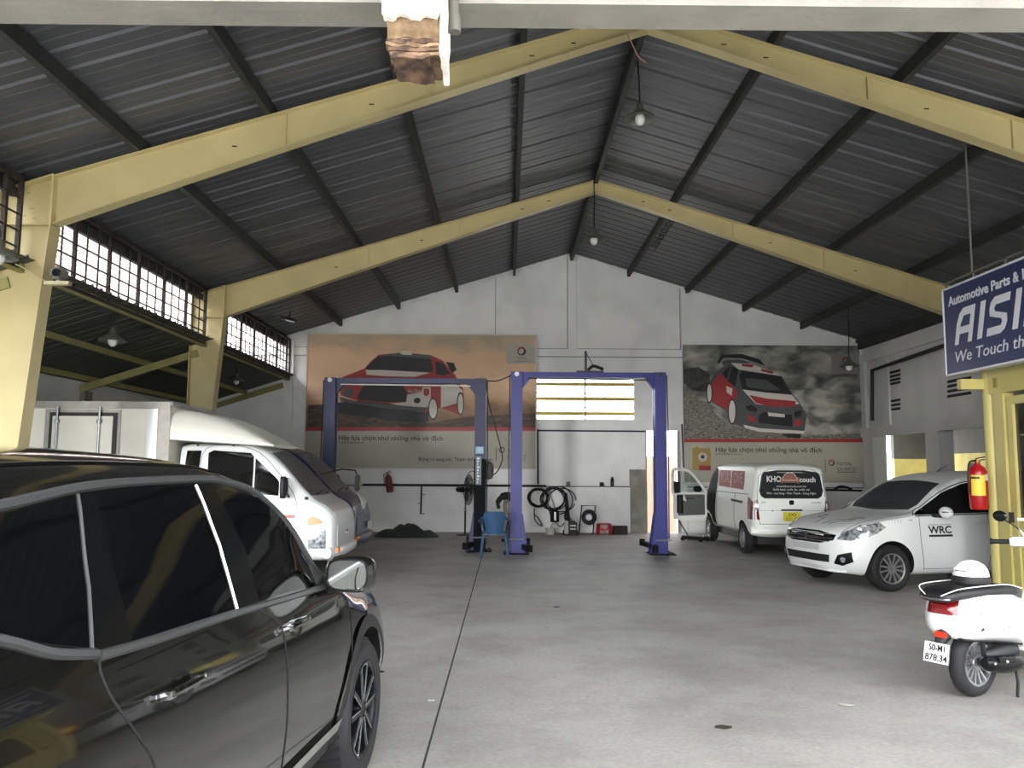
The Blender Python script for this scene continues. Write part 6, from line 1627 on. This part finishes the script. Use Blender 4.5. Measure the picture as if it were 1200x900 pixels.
# grease drum hanging from the hoses
gp = at(650, 605, YW - .26)
t = thing('oil_drainer', 'small black oil canister with a chrome stripe below the hose coil', 'canister', gp)
b = MB(); b.lathe([(.001, -.14), (.10, -.14), (.11, -.12), (.11, .10), (.08, .14), (.03, .17), (.001, .17)], n=20); b.build('canister', BLACK, t, smooth=True)
MB().box(-.02, .03, -.117, -.105, -.10, .11).build('chrome_stripe', CHROME, t)
b = MB(); b.tube(smooth_path([(0, 0, .16), (-.02, .06, .3), (-.08, .18, .46), (-.1, .24, .60)], 4), .01, 6); b.tube([(-.03, -.02, -.13), (-.12, -.02, -.32)], .014, 6); b.build('spout', STEEL, t, smooth=True)
cpn = at(652, 622, 20.6)
b = MB(); b.lathe([(.001, 0), (.10, 0), (.12, .16), (.11, .16), (.09, .02), (.001, .02)], (cpn.x - .16, 20.55, 0), n=18)
tag(b.build('paint_bucket', mat('dirty_white_plastic', 'b9b8ae', .6), None, smooth=True), 'small dirty white bucket on the floor under the oil canister', 'bucket')
b = MB(); p_, q_ = at(663, 578, YW - .16), at(667, 620, YW - .34)
b.tube([p_, (lerp(p_.x, q_.x, .5), lerp(p_.y, q_.y, .5), lerp(p_.z, q_.z, .5)), (q_.x, q_.y, .05)], [.035, .05, .05], 10)
tag(b.build('pry_bar', BLACK, None, smooth=True), 'long thick black bar leaning on the wall beside the hose coil', 'bar')
# hose reel on a tube stand
rp = at(690, 610, 20.75)
t = thing('hose_reel', 'black hose reel on a bent tube stand against the back wall', 'hose reel', (rp.x, 20.75, 0))
b = MB(); b.tube([(-.26, -.16, .012), (-.17, .05, .70), (.17, .05, .70), (.08, -.16, .012)], .016, 8); b.build('stand', BLACK, t, smooth=True)
b = MB()
for k in range(4): b.tube([(.0 + (.17 - .02 * k) * math.cos(a), -.03 + .03 * k - .04, .42 + (.17 - .02 * k) * math.sin(a)) for a in [2 * math.pi * i / 28 for i in range(28)]], .022, 6, closed=True)
b.build('hose', BLACK, t, smooth=True)
b = MB(); b.lathe([(.001, -.06), (.07, -.06), (.05, .04), (.001, .04)], (0, -.03, .42), (0, 1, 0), 16); b.build('hub', STEEL, t, smooth=True)
mp_ = at(673, 618, 20.5)
t = thing('pressure_washer', 'small dark machine with pale front beside the hose reel', 'machine', (mp_.x - .10, 20.42, 0))
MB().box(-.15, .15, -.12, .12, .04, .34).build('body', BLACK, t, bevel=.03); MB().box(-.16, -.06, -.14, -.11, .04, .36).build('front_panel', mat('dirty_white_plastic', 'b9b8ae', .6), t, bevel=.01)
for z in (.14, .22): MB().box(-.02, .12, -.135, -.118, z, z + .035).build('vent', STEEL, t)
b = MB(); b.tube(smooth_path([(-.1, 0, .33), (-.14, .02, .46), (-.07, .05, .52), (.0, .08, .36)], 4), .02, 8); b.build('hose', BLACK, t, smooth=True)
for sx in (-1, 1): MB().cyl((sx * .15, .04, .06), (sx * .18, .04, .06), .06, n=14).build('wheel', BLACK, t, smooth=True)
# red stool and dark crate
sp = at(709, 622, 20.6)
t = thing('plastic_stool', 'low red plastic stool by the back wall', 'stool', (sp.x, 20.75, 0))
RST = mat('red_plastic', 'a81f2a', .4)
MB().box(-.15, .15, -.14, .14, .24, .27).build('seat', RST, t, bevel=.012)
for sx in (-1, 1):
    for sy in (-1, 1): b = MB(); b.bar((sx * .14, sy * .13, .25), (sx * .16, sy * .15, 0), .045, .045); b.build('leg', RST, t)
for s_ in (-1, 1): MB().box(-.15, .15, s_ * .145 - .012, s_ * .145 + .012, .10, .14).build('rail', RST, t)
MB().box(-.03, .03, -.155, -.142, .03, .24).build('centre_slat', mat('faded_pink_plastic', 'c98a86', .5), t)
bp_ = at(726, 625, 20.6)
t = thing('storage_crate', 'dark brown open crate beside the red stool', 'crate', (bp_.x + .04, 20.78, 0)); BRW = mat('dark_brown_board', '2a221c', .8, var=.2)
for a in ((-.17, .17, -.13, -.11), (-.17, .17, .11, .13), (-.17, -.15, -.11, .11), (.15, .17, -.11, .11)): MB().box(a[0], a[1], a[2], a[3], 0, .20).build('side_board', BRW, t, bevel=.004)
MB().box(-.15, .15, -.11, .11, .01, .03).build('bottom_board', BRW, t); MB().box(-.17, .17, -.02, .02, .19, .21).build('handle_bar', BRW, t)
# things on the ledge
for px, h, r, lab, m in ((666, .11, .05, 'grey cup standing on the wall ledge above the hose coil', mat('grey_cup', '85837a', .6)), (705, .10, .055, 'squat dark tin on the wall ledge left of a bottle', DARK), (717.5, .24, .045, 'tall dark bottle standing on the wall ledge', mat('dark_bottle', '1d2123', .25))):
    p = at(px, 569, YB - .05)
    b = MB(); b.lathe([(.001, 0), (r, 0), (r, h * .72), (r * (.95 if h < .2 else .6), h * .86), (r * (.9 if h < .2 else .4), h), (.001, h)], (p.x, YB - .05, 1.171), n=18)
    tag(b.build('tin' if h < .2 else 'bottle', m, None, smooth=True), lab, 'tin' if h < .2 else 'bottle')
# wire ring on the wall, tarpaulin heap, hooded vacuum
wp = at(553, 557, YW)
b = MB(); b.tube([wp + Vector((.09 * math.cos(k * .45), -.01 * k / 30, .11 * math.sin(k * .45))) for k in range(34)], .008, 5)
tag(b.build('wire_ring', WIREB, None, smooth=True), 'small ring of wire hung on the wall beside the greasy lift post', 'wire')
from mathutils import noise as mnoise
tp = at(474, 624, 19.6)
t = thing('tarpaulin_heap', 'dark green tarpaulin heap on the floor by the back wall', 'tarpaulin', (tp.x, 19.7, 0))
def heap(nm, cx, cy, rx, ry, h, m, seed):
    vs_ = []; fs_ = []; n = 26; k_ = 10
    for j in range(k_ + 1):
        r_ = j / k_
        for i in range(n):
            a = 2 * math.pi * i / n; x, y = math.cos(a) * r_ * rx, math.sin(a) * r_ * ry
            q = Vector((x * 3 + seed, y * 3, 0)); z = max(0, h * (1 - r_ ** 2) * (1 + .45 * mnoise.noise(q * 1.3)) + .03 * mnoise.noise(q * 4) * (1 - r_))
            rr_ = 1 + .16 * mnoise.noise(Vector((math.cos(a) * 2 + seed, math.sin(a) * 2, 3)))
            vs_.append((cx + x * rr_, cy + y * rr_, .004 if j == k_ else z + .006))
    for j in range(k_):
        for i in range(n): fs_.append((j * n + i, j * n + (i + 1) % n, (j + 1) * n + (i + 1) % n, (j + 1) * n + i))
    b_ = MB(); b_._add(vs_, fs_); return b_.build(nm, m, t, smooth=True, angle=60)
heap('tarpaulin', 0, 0, .72, .40, .26, mat('dark_green_tarpaulin', '24302a', .7), 2.0); heap('black_bag', .10, .18, .34, .22, .27, BLACK, 7.0); heap('loose_fold', .52, -.05, .30, .25, .14, mat('grey_green_fold', '39403a', .8), 11.0)
vp = at(595, 622, 18.6)
t = thing('shop_vacuum', 'black hooded vacuum with beige body half hidden behind the lift post', 'vacuum', (vp.x - .04, 18.6, 0))
b = MB(); b.lathe([(.001, .06), (.16, .06), (.17, .10), (.16, .55), (.13, .62), (.001, .62)], n=22); b.build('body', mat('beige_canister', '9a917c', .6), t, smooth=True)
b = MB(); b.tube(smooth_path([(-.16, -.05, .72), (-.18, -.05, .86), (-.08, -.03, .98), (.08, 0, 1.0), (.16, 0, .92)], 5), [.04] * 5 + [.06] * 5 + [.085] * 10 + [.06], 10); b.build('hood', BLACK, t, smooth=True)
b = MB(); b.tube(smooth_path([(.0, 0, .60), (-.02, 0, .78), (.0, 0, .92)], 4), .05, 10); b.build('neck', mat('beige_canister', '9a917c', .6), t, smooth=True)
for a in range(3): MB().ball((.13 * math.cos(a * 2.1), .13 * math.sin(a * 2.1), .035), .035, 8, 6).build('castor', BLACK, t, smooth=True)
# trolley jack near the van
jp = on_floor(815, 634)
t = thing('trolley_jack', 'low dark trolley jack on the floor left of the van', 'jack', (jp.x, jp.y, 0), R(40))
MB().box(-.12, .12, -.30, .30, .03, .11).build('frame', DARK, t, bevel=.01)
for sx in (-1, 1):
    for y in (-.24, .26): MB().cyl((sx * .10, y, .04), (sx * .15, y, .04), .04, n=12).build('wheel', BLACK, t, smooth=True)
b = MB(); b.tube([(0, .2, .10), (.0, .55, .55)], .014, 8); b.build('handle', DARK, t, smooth=True)
MB().cyl((0, -.22, .10), (0, -.22, .15), .05, n=14).build('saddle', STEEL, t, smooth=True)
# scraps on the floor
def scrap(label, px, py, s, m, seed, nm='leaf', cat='leaf'):
    p = on_floor(px, py); rr = random.Random(seed); a0 = rr.random() * 6
    b = MB(); n = 9; P = []
    for k in range(n):
        a = 2 * math.pi * k / n; r_ = s * (.55 + .45 * rr.random()); P.append(Vector((p.x + math.cos(a) * r_, p.y + math.sin(a) * r_ * .6, .003 + .006 * rr.random())))
    b.prism(P, (0, 0, .003)); tag(b.build(nm, m, None), label, cat)
scrap('dry dark brown leaf on the floor in the right foreground', 846, 853, .07, mat('dry_leaf', '2e241c', .8), 1)
scrap('pale grey paper scrap flat on the floor below the scooter side', 991, 827, .06, mat('pale_scrap', 'a5a39c', .8), 2, 'paper_scrap', 'paper')
scrap('tiny white crumb on the floor left of the long joint', 505, 822, .03, PLATEW, 3, 'paper_scrap', 'paper')
scrap('small dark chip on the floor right of the black SUV mirror', 447, 788, .04, DARK, 4, 'rubble_chip', 'chip')
scrap('dark oily rag scrap on the floor in the middle', 652, 712, .05, DARK, 5, 'rag_scrap', 'rag')
